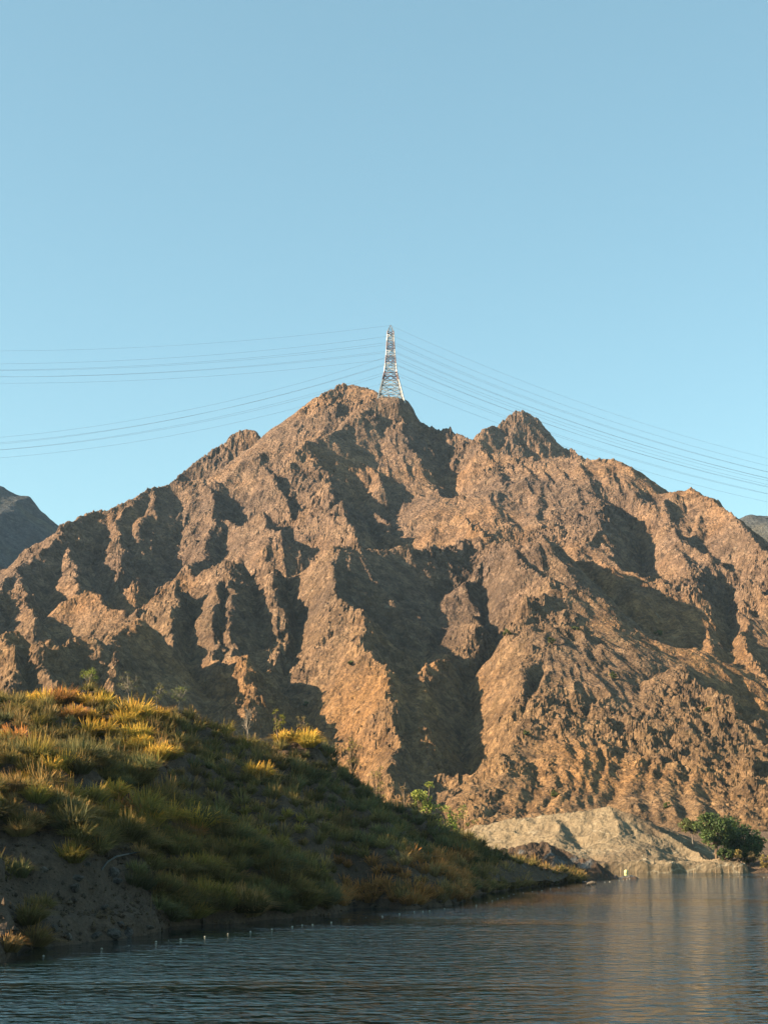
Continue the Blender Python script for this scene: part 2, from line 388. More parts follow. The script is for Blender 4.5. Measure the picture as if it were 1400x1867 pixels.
mountain = grid_obj('mountain', MX, MY, MZ, M_ROCK); tag(mountain, 'rugged brown rocky mountain with sharp spurs rising behind the lake', 'mountain', kind='structure')

M_HAZED_ROCK = rock_material('haze_toned_far_rock', (0.045, 0.055, 0.060), (0.095, 0.105, 0.11), (0.145, 0.15, 0.148), (0.2, 0.195, 0.185))  # blue haze and shade of the far hills are put into this colour
# far hills beyond both shoulders
def far_hill(name, pts, D, label, depth=420, sk=0.0, front=0.02):
    P = [at(u, v, D) for u, v in pts]
    xs = np.array([p.x for p in P]); zs = np.array([p.z for p in P])
    x = np.linspace(xs[0], xs[-1], 260); y = np.linspace(D - depth, D + 150, 160); X, Y = np.meshgrid(x, y)
    cz = np.interp(X + 6 * fbm(X, Y, 60, 3, 0.5, 8.0) + sk * np.clip(D - Y, 0, 999), xs, zs)
    gx, gy = np.ones_like(X), np.zeros_like(X)
    Z = cz - np.where(Y < D, front, 0.6) * np.abs(Y - D) + 3 * (ridged(X, Y * 0.35, 90, 6, 0.55, 12.5) - 0.4) * smooth(0, 60, np.abs(Y - D))
    Z = Z + 1.2 * ridged(X, Y, 30, 4, 0.6, 3.0)
    o = grid_obj(name, X, Y, Z, M_HAZED_ROCK); tag(o, label, 'hill', kind='structure'); return o
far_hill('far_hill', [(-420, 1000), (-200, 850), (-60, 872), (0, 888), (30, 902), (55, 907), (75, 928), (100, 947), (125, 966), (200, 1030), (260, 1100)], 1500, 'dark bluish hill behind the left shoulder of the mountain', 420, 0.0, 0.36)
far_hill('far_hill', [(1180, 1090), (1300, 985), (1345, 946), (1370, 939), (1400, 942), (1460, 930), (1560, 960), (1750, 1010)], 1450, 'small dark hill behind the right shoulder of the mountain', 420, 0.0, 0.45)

# ------------------------------------------------------------------ lake bed, lake
M_EARTH = rock_material('shore_earth', (0.11, 0.075, 0.05), (0.19, 0.125, 0.078), (0.27, 0.18, 0.11), (0.33, 0.26, 0.17), 0.66, 4.0)
gv = [(-2400, -500, -2.5), (2400, -500, -2.5), (2400, 2400, -2.5), (-2400, 2400, -2.5)]
ground = mesh_obj('ground', gv, [(0, 1, 2, 3)], M_EARTH); tag(ground, 'bare earth of the lake bed and the plain', 'ground', kind='structure')

def water_material():
    t = NT('lake_water', 0.05, 0.5); t.b.inputs['IOR'].default_value = 1.333
    t.color((0.004, 0.014, 0.014))
    patch = t.noise(0.035, 4, 0.6, t.scaled(0.25, 1.0, 1.0), 0.5)
    amt = t.ramp(patch, [(0.40, 0.30), (0.56, 1.0)])
    sp = t.n.new('ShaderNodeSeparateXYZ'); t.l.new(t.pos(), sp.inputs[0])      # the water is calmer in the lee of the bank
    off = t.math('SUBTRACT', sp.outputs['X'], t.math('SUBTRACT', t.math('MULTIPLY', sp.outputs['Y'], 0.345), 48.2))
    off = t.math('ADD', t.math('MULTIPLY', off, 0.055), t.math('MULTIPLY', patch, 0.9))
    amt = t.math('MULTIPLY', amt, t.ramp(off, [(0.46, 0.07), (0.95, 1.0)]))
    w1 = t.noise(0.75, 2, 0.5, t.scaled(1.0, 1.25, 1.0), 0.3); w2 = t.noise(2.1, 3, 0.5, t.scaled(0.6, 1.2, 1.0), 0.3)
    h = t.math('MULTIPLY', t.math('ADD', w1, t.math('MULTIPLY', w2, 0.22)), amt)
    t.bump(h, 1.0, 0.55)
    return t.m
wx = np.linspace(-260, 260, 3); wy = np.array([-150.0, 200.0, 430.0])
WX, WY = np.meshgrid(wx, wy)
lake = grid_obj('lake', WX, WY, np.zeros_like(WX), water_material()); tag(lake, 'dark rippled lake in front of the mountain', 'water', kind='structure')

SHORE_GRIDS = []
# ------------------------------------------------------------------ far shore: flats, pale hill, outcrop
def cone_field(X, Y, lines, floor):
    Z = np.full(X.shape, floor, dtype=float)
    for pts, s in lines:
        for p, q in zip(pts[:-1], pts[1:]):
            dx, dy = q.x - p.x, q.y - p.y; t = np.clip(((X - p.x) * dx + (Y - p.y) * dy) / (dx * dx + dy * dy + 1e-9), 0, 1)
            d = np.hypot(X - p.x - t * dx, Y - p.y - t * dy); Z = np.maximum(Z, p.z + t * (q.z - p.z) - s * d)
    return Z
X, Y = np.meshgrid(np.linspace(-150, 150, 220), np.linspace(262, 460, 180))
shore_y = 289 + 4 * fbm(X, X * 0, 25, 3, 0.5, 4.0) + np.where(X > 62, -3, 0) + 6 * smooth(10, -30, X)
Z = -2.0 + 3.2 * smooth(-6, 4, Y - shore_y) + np.clip(Y - shore_y, 0, 300) * 0.055 + 0.35 * fbm(X, Y, 12, 4, 0.5, 9.0)
SHORE_GRIDS.append((X, Y, Z)); shore = grid_obj('shore_flat', X, Y, Z, M_EARTH); tag(shore, 'flat brown shore at the foot of the mountain', 'shore', kind='structure')

def pale_rock():
    t = NT('pale_hill_rock', 0.95, 0.1)
    a = t.noise(0.5, 6, 0.7); b = t.noise(2.2, 5, 0.7); big = t.noise(0.07, 3, 0.5)
    c = t.ramp(a, [(0.3, (0.135, 0.095, 0.058)), (0.5, (0.215, 0.158, 0.096)), (0.7, (0.295, 0.225, 0.142))])
    c = t.mix(c, t.ramp(b, [(0.3, (0.12, 0.085, 0.05)), (0.7, (0.34, 0.265, 0.165))]), 0.4)
    wob = t.n.new('ShaderNodeTexNoise'); wob.inputs['Scale'].default_value = 0.5; wob.inputs['Detail'].default_value = 5; t.l.new(t.pos(), wob.inputs['Vector'])
    wv_ = t.n.new('ShaderNodeVectorMath'); wv_.operation = 'MULTIPLY_ADD'; wv_.inputs[1].default_value = (5, 5, 3); t.l.new(wob.outputs['Color'], wv_.inputs[0]); t.l.new(t.pos(), wv_.inputs[2])
    vein = t.voro(0.12, t.scaled(0.8, 0.8, 2.2, wv_.outputs[0]), 'DISTANCE_TO_EDGE')
    c = t.mix(c, (0.42, 0.355, 0.25), t.mix((0.0, 0.0, 0.0), t.ramp(vein, [(0.0, 0.8), (0.03, 0.0)]), t.ramp(t.noise(0.11, 3, 0.5), [(0.45, 0.0), (0.6, 1.0)])))
    c = t.mix(c, (0.12, 0.082, 0.052), t.ramp(big, [(0.52, 0.0), (0.66, 0.7)]))
    t.color(c); t.bump(t.math('ADD', t.noise(0.9, 8, 0.75), t.math('MULTIPLY', t.voro(1.1), 0.4)), 0.8, 0.7); return t.m
PL = [([at(845, 1512, 325), at(880, 1502, 322), at(930, 1494, 320), at(1010, 1484, 318), at(1060, 1478, 316), at(1110, 1470, 315), at(1150, 1483, 313), at(1200, 1515, 309), at(1260, 1550, 303), at(1300, 1570, 297)], 0.62),
      ([at(1110, 1470, 315), at(1130, 1520, 304), at(1160, 1552, 296)], 0.4), ([at(1010, 1484, 318), at(1015, 1530, 303), at(1010, 1560, 294)], 0.4)]
X, Y = np.meshgrid(np.linspace(-5, 95, 330), np.linspace(276, 372, 300))
wx_, wy_ = 1.2 * fbm(X, Y, 9, 3, 0.5, 2.0), 1.2 * fbm(X, Y, 9, 3, 0.5, 22.0)
Z = cone_field(X + wx_, Y + wy_, PL, -2.0)
front = 287.5 + 1.2 * fbm(X, X * 0, 11, 4, 0.5, 14.0)
ledge = 1.75 + 0.5 * fbm(X, Y, 5, 4, 0.6, 1.0)
onl = smooth(33, 38, X) * smooth(68.5, 66, X) * smooth(-0.5, 0.5, Y - front) * smooth(306, 300, Y)
Z = np.maximum(Z, -2 + (ledge + 2) * onl)
Z = np.where(Y < front, np.minimum(Z, -2 + 0 * Z), Z)
Z = Z + (0.38 * ridged(X, Y, 5.5, 5, 0.6, 6.6) - 0.14) * smooth(-1.5, 1.0, Z)
SHORE_GRIDS.append((X, Y, Z)); pale = grid_obj('pale_hill', X, Y, Z, pale_rock()); tag(pale, 'low pale sandy rock hill on the far shore beside the trees', 'hill', kind='structure')

def outcrop_rock():
    t = NT('outcrop_rock', 0.9, 0.2)
    a = t.noise(0.7, 7, 0.7); c = t.ramp(a, [(0.3, (0.035, 0.026, 0.02)), (0.5, (0.085, 0.055, 0.036)), (0.7, (0.16, 0.10, 0.06))])
    g = t.noise(0.22, 4, 0.6, t.scaled(1, 1, 0.5)); c = t.mix(c, (0.17, 0.19, 0.195), t.ramp(g, [(0.55, 0.0), (0.64, 0.7)]))
    t.color(c); t.bump(t.math('ADD', t.noise(1.2, 8, 0.75), t.math('MULTIPLY', t.voro(1.0), 0.6)), 1.0, 0.6); return t.m
M_OUT = outcrop_rock()
OL = [([at(880, 1556, 246), at(930, 1546, 246), at(985, 1535, 247), at(1020, 1545, 246), at(1060, 1562, 245), at(1100, 1585, 244), at(1125, 1592, 243.5), at(1160, 1596, 243)], 0.95),
      ([at(1000, 1540, 246), at(1012, 1565, 241), at(1020, 1590, 237)], 1.1)]
X, Y = np.meshgrid(np.linspace(10, 45, 240), np.linspace(228, 262, 200))
Z = cone_field(X + 0.7 * fbm(X, Y, 5, 3, 0.5, 32.0), Y + 0.7 * fbm(X, Y, 5, 3, 0.5, 12.0), OL, -2.0)
Z = Z + (0.5 * ridged(X, Y, 4, 5, 0.6, 26.6) - 0.15) * smooth(-1.0, 1.0, Z)
SHORE_GRIDS.append((X, Y, Z)); outc = grid_obj('rock_outcrop', X, Y, Z, M_OUT); tag(outc, 'dark brown rock outcrop jutting into the lake past the grassy bank', 'rock')

# ------------------------------------------------------------------ grassy bank on the left
SECT = [((-112, 5, 0), (-160, 80, 12)), ((-62, 42, 0), (-95, 115, 12)), (at_z(-180, 1775), at(-200, 1328, 148)),  # first sections lie out of view, shaped for sun and shade on the bank
        (at_z(0, 1737), at(0, 1272, 150)), (at_z(120, 1722), at(130, 1280, 154)), (at_z(250, 1707), at(240, 1292, 158)),
        (at_z(310, 1690), at(325, 1304, 160)), (at_z(450, 1681), at(380, 1334, 162)), (at_z(600, 1667), at(450, 1354, 166)),
        (at_z(650, 1655), at(560, 1366, 172)), (at_z(760, 1657), at(640, 1424, 178)), (at_z(835, 1647), at(705, 1474, 184)),
        (at_z(860, 1632), at(785, 1514, 190)), (at_z(940, 1621), at(875, 1544, 198)), (at_z(1030, 1609.5), at(965, 1575, 205)), (at_z(1062, 1605), at(1050, 1595, 228))]
SH = np.array([tuple(a) for a, b in SECT]); CR = np.array([tuple(b) for a, b in SECT])
def catmull(P, n):
    t = np.linspace(0, len(P) - 1.0001, n); i = t.astype(int); f = (t - i)[:, None]
    g = lambda k: P[np.clip(i + k, 0, len(P) - 1)]
    p0, p1, p2, p3 = g(-1), g(0), g(1), g(2)
    return 0.5 * (2 * p1 + (p2 - p0) * f + (2 * p0 - 5 * p1 + 4 * p2 - p3) * f ** 2 + (3 * p1 - p0 - 3 * p2 + p3) * f ** 3)
NB, NW = 620, 260
S_, C_ = catmull(SH, NB), catmull(CR, NB)
wv = np.concatenate([np.linspace(-0.12, 1.0, 190), np.linspace(1.0, 3.4, 71)[1:]])
BX = S_[None, :, 0] + (C_ - S_)[None, :, 0] * wv[:, None]; BY = S_[None, :, 1] + (C_ - S_)[None, :, 1] * wv[:, None]
zc = C_[None, :, 2]; W = wv[:, None] + 0 * zc
prof = np.where(W < 0, W * 6, np.where(W < 0.03, W * 2.2, 0.066 + (W - 0.03) * 0.963))
hump = np.where(W <= 1.0, prof + 0.05 * np.sin(np.clip(W, 0, 1) * np.pi), 1.0 - 0.13 * (W - 1.0) ** 1.2)
BZ = np.where(W < 0, W * 14.0, zc * hump)
fade = smooth(0.0, 0.12, W)
BZ = BZ + fade * (1.7 * fbm(BX, BY, 10, 4, 0.5, 2.2) + 0.25 * ridged(BX, BY, 2.2, 3, 0.6, 7.7)) * np.clip(zc / 8, 0.15, 1)
BX = BX + 0.8 * (1 - fade) * fbm(BX, BY, 6, 4, 0.6, 77.0)
def bank_earth():
    t = NT('bank_earth', 0.95, 0.1)
    a = t.noise(0.8, 7, 0.7); b = t.noise(6, 5, 0.7); c = t.ramp(a, [(0.3, (0.040, 0.027, 0.019)), (0.55, (0.095, 0.060, 0.038)), (0.75, (0.16, 0.102, 0.066))])
    c = t.mix(c, t.ramp(b, [(0.3, (0.05, 0.036, 0.027)), (0.7, (0.17, 0.125, 0.09))]), 0.45)
    g = t.noise(0.25, 5, 0.65); c = t.mix(c, (0.22, 0.21, 0.19), t.ramp(g, [(0.62, 0.0), (0.72, 0.6)]))
    t.color(c); t.bump(t.math('ADD', t.noise(2.2, 8, 0.75), t.math('MULTIPLY', t.voro(2.4), 0.5)), 0.9, 0.3); return t.m
bank = grid_obj('bank', BX, BY, BZ, bank_earth()); tag(bank, 'steep earth bank covered in grass sloping down to the lake', 'bank', kind='structure')
bank_bvh = BVHTree.FromPolygons([tuple(v) for v in np.stack([BX.ravel(), BY.ravel(), BZ.ravel()], 1)],
    [(i * NB + j, i * NB + j + 1, (i + 1) * NB + j + 1, (i + 1) * NB + j) for i in range(len(wv) - 1) for j in range(NB - 1)])

# ------------------------------------------------------------------ grass
def samp_fn(X, Y, Z):
    V = [tuple(v) for v in np.stack([X.ravel(), Y.ravel(), Z.ravel()], 1)]; n, m = X.shape
    return BVHTree.FromPolygons(V, [(i * m + j, i * m + j + 1, (i + 1) * m + j + 1, (i + 1) * m + j) for i in range(n - 1) for j in range(m - 1)])
def hit(bvh, u, v):
    r = bvh.ray_cast(cam.location, ray(u, v).normalized()); return r[0]
def to_px(p):
    c, s = math.cos(TILT), math.sin(TILT); y, z = p[1], p[2] - EYE
    f = y * c + z * s; up = -y * s + z * c
    return CW / 2 + F * p[0] / f, CH / 2 - F * up / f

def leaf_material(name, rough=0.75, trans=0.35, info=True):
    t = NT(name, rough, 0.15)
    at_ = t.n.new('ShaderNodeAttribute'); at_.attribute_name = 'tint'
    c = at_.outputs['Color']
    if info:
        oi = t.n.new('ShaderNodeObjectInfo'); c = t.mix(c, oi.outputs['Color'], 1.0, 'MULTIPLY')
    t.color(c)
    tr = t.n.new('ShaderNodeBsdfTranslucent'); t.l.new(c, tr.inputs['Color'])
    mx = t.n.new('ShaderNodeMixShader'); mx.inputs[0].default_value = trans
    t.l.new(t.b.outputs[0], mx.inputs[1]); t.l.new(tr.outputs[0], mx.inputs[2]); t.l.new(mx.outputs[0], t.n['Material Output'].inputs['Surface'])
    return t.m
M_GRASS = leaf_material('grass_blades'); M_LEAF = leaf_material('tree_leaves', 0.6, 0.25)
def set_tint(o, col):
    a = o.data.attributes.new('tint', 'FLOAT_COLOR', 'POINT')
    a.data.foreach_set('color', np.concatenate([col, np.ones((len(col), 1))], 1).astype(np.float32).ravel())

def tuft(n, h, spread, width, rng, lean=(0, 0), plume=0.5):
    """Arching blades: five vertices each. Returns vertices, quads as (a, b, c, d) with the tip quad folded, tint."""
    ang = rng.uniform(0, 2 * np.pi, n); out = rng.uniform(0, 1, n) ** 0.7; r0 = 0.30 * spread * np.sqrt(rng.uniform(0, 1, n))
    L = h * rng.uniform(0.6, 1.15, n); k = out * spread
    ca, sa = np.cos(ang), np.sin(ang)
    bx, by = ca * r0, sa * r0
    def pt(t, sag): return bx + ca * k * t ** 1.4 + lean[0] * t * h, by + sa * k * t ** 1.4 + lean[1] * t * h, L * (t * (1.0 - 0.1 * out) - sag * out * t * t * 0.74)
    w = width * rng.uniform(0.7, 1.3, n); pa = rng.uniform(0, np.pi, n); wx, wy = np.cos(pa) * w, np.sin(pa) * w
    V = np.zeros((n, 6, 3)); 
    for q, (t, ww) in enumerate(((0.0, 0.8), (0.55, 1.0), (1.0, 0.25))):
        x, y, z = pt(t, 1.0); V[:, 2 * q] = np.stack([x - wx * ww, y - wy * ww, z - (0.15 if q == 0 else 0)], 1); V[:, 2 * q + 1] = np.stack([x + wx * ww, y + wy * ww, z - (0.15 if q == 0 else 0)], 1)
    i = np.arange(n)[:, None] * 6; Fq = np.concatenate([i + np.array([[0, 1, 3, 2]]), i + np.array([[2, 3, 5, 4]])])
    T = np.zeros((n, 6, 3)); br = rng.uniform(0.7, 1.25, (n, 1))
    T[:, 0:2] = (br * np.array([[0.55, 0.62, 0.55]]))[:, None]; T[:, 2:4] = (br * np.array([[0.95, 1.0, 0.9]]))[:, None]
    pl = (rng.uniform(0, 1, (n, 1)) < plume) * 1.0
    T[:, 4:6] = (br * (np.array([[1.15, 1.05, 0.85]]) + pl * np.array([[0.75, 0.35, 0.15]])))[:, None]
    return V.reshape(-1, 3), Fq, T.reshape(-1, 3)

rngg = np.random.default_rng(3)
PROTO = []
for k in range(10):
    h = [1.0, 1.2, 0.85, 1.1, 1.35, 0.9, 1.0, 1.25, 0.8, 1.1][k]
    # one tussock is a few overlapping crowns
    Vs, Fs, Ts = [], [], []; base_i = 0
    for c in range([1, 2, 3, 2, 1, 3, 2, 3, 1, 2][k]):
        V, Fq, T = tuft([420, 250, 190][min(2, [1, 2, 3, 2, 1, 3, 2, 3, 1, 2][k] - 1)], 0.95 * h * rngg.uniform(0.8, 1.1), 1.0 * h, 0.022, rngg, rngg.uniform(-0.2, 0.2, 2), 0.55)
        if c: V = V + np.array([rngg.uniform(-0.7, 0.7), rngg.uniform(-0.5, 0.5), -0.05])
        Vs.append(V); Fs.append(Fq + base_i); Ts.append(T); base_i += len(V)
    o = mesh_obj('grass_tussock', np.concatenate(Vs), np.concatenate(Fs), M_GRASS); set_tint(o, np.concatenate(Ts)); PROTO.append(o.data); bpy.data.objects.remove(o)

SUNLIT_GOLD, OLIVE, ORANGE, GREYG, LIME, DRY = (0.52, 0.34, 0.065), (0.18, 0.14, 0.05), (0.40, 0.19, 0.065), (0.13, 0.124, 0.056), (0.26, 0.20, 0.05), (0.27, 0.18, 0.075)  # the gold has sunlight painted in, on top of the grass's own yellow
used = []
def place_tuft(p, s, colr, label, group, rz=None, proto=None):
    o = bpy.data.objects.new('grass_tussock', PROTO[rnd.randrange(10) if proto is None else proto]); COL.objects.link(o)
    o.location = p; o.rotation_euler = (rnd.uniform(-0.12, 0.12), rnd.uniform(-0.12, 0.12), rnd.uniform(0, 6.28) if rz is None else rz)
    s *= 1.35; o.scale = (s * rnd.uniform(0.9, 1.15), s * rnd.uniform(0.9, 1.15), s * rnd.uniform(0.85, 1.1))
    j = rnd.uniform(0.7, 1.35); o.color = (colr[0] * j, colr[1] * j * rnd.uniform(0.95, 1.05), colr[2] * j, 1)
    tag(o, label, 'grass', group); used.append((p[0], p[1], 0.55 * s)); return o

# the tussocks that stand out, at the spots where the picture shows them
NAMED = [
 (72, 1275, 1.1, SUNLIT_GOLD, 'golden tussock on the bank crest, left of the orange one'), (118, 1272, 1.2, ORANGE, 'orange tussock on the crest of the grassy bank'),
 (158, 1275, 1.3, SUNLIT_GOLD, 'broad golden tussock on the crest under the leafy little tree'), (190, 1280, 1.0, SUNLIT_GOLD, 'small golden tussock on the crest, right of the leafy little tree'),
 (222, 1272, 1.2, LIME, 'yellow-green tussock on the crest below the thin bare sapling'), (240, 1278, 1.0, ORANGE, 'amber tussock on the crest beside the yellow-green one'),
 (124, 1302, 1.1, ORANGE, 'orange tussock just below the crest of the grassy bank'), (165, 1302, 1.1, SUNLIT_GOLD, 'amber tussock right of the lower orange tussock'),
 (145, 1296, 0.6, ORANGE, 'tiny orange tuft between two larger tussocks below the crest'), (225, 1310, 1.0, SUNLIT_GOLD, 'golden tussock in the second row below the crest'),
 (250, 1302, 1.3, SUNLIT_GOLD, 'tall golden tussock in the second row below the crest'), (286, 1298, 0.8, SUNLIT_GOLD, 'small golden tuft near the right end of the upper crest'),
 (188, 1330, 1.1, SUNLIT_GOLD, 'round golden tussock standing alone on the dark upper slope'), (245, 1335, 1.2, SUNLIT_GOLD, 'golden tussock at the top of the slanting bright patch'),
 (262, 1348, 1.2, SUNLIT_GOLD, 'bright golden tussock in the middle of the slanting patch'), (250, 1360, 1.1, LIME, 'yellow-green tussock low in the slanting bright patch'),
 (278, 1370, 1.1, SUNLIT_GOLD, 'golden tussock at the foot of the slanting bright patch'), (312, 1372, 0.9, LIME, 'yellow-green tussock right of the slanting bright patch'),
 (30, 1345, 1.3, ORANGE, 'pinkish orange tussock near the left edge of the picture'), (8, 1342, 0.9, LIME, 'yellow-green tuft cut by the left edge of the picture'),
 (72, 1378, 1.3, LIME, 'lime-yellow tussock on the left slope above the bright arched one'), (102, 1394, 1.3, SUNLIT_GOLD, 'bright arched golden tussock on the left slope'),
 (115, 1372, 0.8, ORANGE, 'small amber tuft behind the bright arched tussock'), (36, 1425, 1.1, SUNLIT_GOLD, 'golden tussock on the left slope above the bare ground'),
 (66, 1450, 1.2, LIME, 'yellow-green tussock standing apart before the long bright row begins'), (115, 1455, 1.2, LIME, 'yellow-green tussock at the left end of the long bright row'),
 (145, 1450, 1.3, LIME, 'lime tussock in the middle of the long bright row'), (180, 1450, 1.3, SUNLIT_GOLD, 'golden tussock beside the leafy sapling in the long bright row'),
 (210, 1440, 1.4, SUNLIT_GOLD, 'large golden tussock at the right end of the long bright row'), (222, 1475, 1.3, ORANGE, 'amber tussock under the right end of the long bright row'),
 (262, 1470, 1.5, LIME, 'rounded lime-yellow tussock above the sunlit ledge'), (275, 1492, 1.3, SUNLIT_GOLD, 'golden tussock at the left end of the sunlit ledge'),
 (305, 1488, 1.4, SUNLIT_GOLD, 'tall bright golden tussock in the middle of the sunlit ledge'), (335, 1492, 1.3, SUNLIT_GOLD, 'golden tussock at the right end of the sunlit ledge'),
 (358, 1515, 0.9, ORANGE, 'small pinkish tuft just right of the sunlit ledge'), (445, 1338, 1.2, SUNLIT_GOLD, 'golden tussock on the crest under the bare pale tree'),
 (470, 1336, 1.2, LIME, 'yellow-green tussock on the crest right of the bare pale tree'), (500, 1342, 1.2, LIME, 'yellow-green tussock on the crest under the yellow-leaved tree'),
 (535, 1340, 1.2, SUNLIT_GOLD, 'golden tussock at the right end of the bank crest'), (560, 1348, 1.0, SUNLIT_GOLD, 'small golden tuft where the crest starts to fall'),
 (62, 1712, 0.9, DRY, 'lone dry tussock on the bare earth near the waterline'), (8, 1718, 1.0, DRY, 'dry tussock at the waterline by the left edge of the picture'),
 (458, 1400, 1.1, SUNLIT_GOLD, 'dull golden tussock in the middle of the dark slope'),
]
for u, v, s, c, lab in NAMED:
    p = hit(bank_bvh, u, v + 8)
    if p is not None: place_tuft(p - Vector((0, 0, 0.05)), s * (0.92 + 0.0045 * (p.y - 80)), c, lab, 'tussocks that stand out on the grassy bank')

QN = {OLIVE: 'olive', GREYG: 'grey-green', DRY: 'straw-brown', ORANGE: 'rusty orange', LIME: 'yellow-green', SUNLIT_GOLD: 'golden'}
MARKS = [(118, 1272, 'orange crest tussock'), (160, 1240, 'leafy crest tree'), (240, 1245, 'thin bare sapling'), (30, 1345, 'pinkish tussock at the left edge'),
         (102, 1394, 'bright arched tussock'), (188, 1330, 'lone round golden tussock'), (262, 1350, 'slanting golden patch'), (145, 1450, 'long bright row'),
         (310, 1488, 'sunlit golden ledge'), (310, 1418, 'reddish bare patch'), (222, 1570, 'black hose'), (36, 1425, 'golden tussock above the bare ground'),
         (452, 1300, 'bare pale tree'), (505, 1310, 'yellow-leaved crest tree'), (275, 1650, 'thin dark post'), (62, 1712, 'lone waterline tussock'), (458, 1400, 'dull golden mid-slope tussock'),
         (400, 1600, 'green hummock by the water'), (540, 1560, 'rounded grassy hump'), (700, 1620, 'rusty orange thicket')]
NTH = ['nearest', 'second', 'third', 'fourth', 'fifth', 'sixth', 'seventh', 'eighth', 'ninth', 'tenth', 'eleventh', 'twelfth', 'thirteenth', 'fourteenth', 'fifteenth', 'sixteenth', 'seventeenth', 'eighteenth', 'nineteenth', 'twentieth']
def relation(u, v):
    m = min(MARKS, key=lambda m: (m[0] - u) ** 2 + (m[1] - v) ** 2); a = math.atan2(v - m[1], u - m[0])
    d8 = ['right of', 'below right of', 'below', 'below left of', 'left of', 'above left of', 'above', 'above right of'][int(round(a / (math.pi / 4))) % 8]
    return d8, m[2], (m[0] - u) ** 2 + (m[1] - v) ** 2
cand = []
for k in range(15000):
    j = rnd.randrange(int(NB * 0.10), NB - 4); i = int(rnd.uniform(0.0, 1.0) * 200 + 20)
    w = wv[i]
    if w < 0.012 or w > 1.22: continue
    p = (BX[i, j], BY[i, j], BZ[i, j]); u, v = to_px(p)
    if u < -60 or u > 1060 or p[2] < 0.05: continue
    if u < 285 and v > 1500 + 0.22 * u + 25 * math.sin(u * 0.05) and not (rnd.random() < 0.03): continue
    if u < 330 and v > 1640 and rnd.random() > 0.25: continue
    if 268 < u < 352 and 1392 < v < 1442 and rnd.random() < 0.85: continue
    cand.append((p, u, v))
rnd.shuffle(cand)
keep = []; grid_used = {}
def near(p, r):
    gx, gy = int(p[0] // 1.5), int(p[1] // 1.5)
    for a in (-1, 0, 1):
        for b in (-1, 0, 1):
            for (x, y, rr) in grid_used.get((gx + a, gy + b), ()):
                if (x - p[0]) ** 2 + (y - p[1]) ** 2 < (r + rr) ** 2: return True
    return False
for (x, y, rr) in used: grid_used.setdefault((int(x // 1.5), int(y // 1.5)), []).append((x, y, rr))
for p, u, v in cand:
    r = 0.40 + 0.0020 * (p[1] - 80)
    if u > 800: r *= 0.7
    if near(p, r): continue
    grid_used.setdefault((int(p[0] // 1.5), int(p[1] // 1.5)), []).append((p[0], p[1], r)); keep.append((p, u, v))
for k in range(900):      # tussocks overhanging the water's edge
    j = rnd.randrange(int(NB * 0.2), NB - 3); i = next(q for q in range(len(wv)) if wv[q] > 0.014) + rnd.randrange(0, 7); p = (BX[i, j], BY[i, j], BZ[i, j]); u, v = to_px(p)
    if u < 300 or u > 1062 or near(p, 0.2): continue
    grid_used.setdefault((int(p[0] // 1.5), int(p[1] // 1.5)), []).append((p[0], p[1], 0.2)); keep.append((p, u, v))
def tone(p, u, v):
    n = float(perlin(np.array([p[0] / 11.0 + 3]), np.array([p[1] / 11.0]))[0]); q = rnd.random()
    if 610 < u < 850 and v > 1562 + 0.0 * u: return ORANGE if q < 0.72 else DRY
    if u > 860 and v > 1575: return DRY if q < 0.6 else OLIVE
    if u > 640 and v < 1570: return GREYG if q < 0.7 else OLIVE
    if n > 0.25: return OLIVE if q < 0.5 else (LIME if q < 0.75 else DRY)
    if n < -0.25: return GREYG if q < 0.6 else OLIVE
    return OLIVE if q < 0.55 else (DRY if q < 0.75 else GREYG)
vis = []
for p, u, v in keep:
    d = Vector(p) + Vector((0, 0, 0.5)) - cam.location
    h_ = bank_bvh.ray_cast(cam.location, d.normalized(), d.length - 0.8)
    vis.append((0 if h_[0] is None else 1, p[1], p, u, v))
vis.sort(key=lambda t: (t[0], t[1]))
n_ind = 300 - len(NAMED)
todo = {}
for hid, D, p, u, v in vis[:n_ind]:
    c = tone(p, u, v); d8, mk, dd = relation(u, v); todo.setdefault((QN[c], d8, mk), []).append((dd, p, c))
for (q, d8, mk), lst in todo.items():
    lst.sort(key=lambda t: t[0])
    for r, (dd, p, c) in enumerate(lst):
        nth = '' if len(lst) == 1 else NTH[min(r, 19)] + ' '
        place_tuft(Vector(p) - Vector((0, 0, 0.06)), rnd.uniform(0.65, 1.3) * (0.95 + 0.003 * (p[1] - 80)), c, f'{nth}{q} tussock {d8} the {mk}', f'{q} tussocks on the shaded bank')
Vs, Fs, Ts, bi = [], [], [], 0
for hid, D, p, u, v in vis[n_ind:]:
    s = rnd.uniform(0.65, 1.6) * (1.0 + 0.002 * (D - 100)); wdt = 0.025 + 0.00016 * (D - 80)
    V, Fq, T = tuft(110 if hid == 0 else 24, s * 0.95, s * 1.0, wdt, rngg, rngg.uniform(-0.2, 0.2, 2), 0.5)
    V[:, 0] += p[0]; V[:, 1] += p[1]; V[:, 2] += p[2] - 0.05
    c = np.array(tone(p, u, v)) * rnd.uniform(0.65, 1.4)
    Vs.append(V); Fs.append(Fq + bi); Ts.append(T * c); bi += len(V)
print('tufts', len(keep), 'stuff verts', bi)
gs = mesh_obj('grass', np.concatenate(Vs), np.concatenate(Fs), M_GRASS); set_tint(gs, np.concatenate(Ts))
tag(gs, 'dense olive and straw grass covering the far part of the bank', 'grass', kind='stuff')

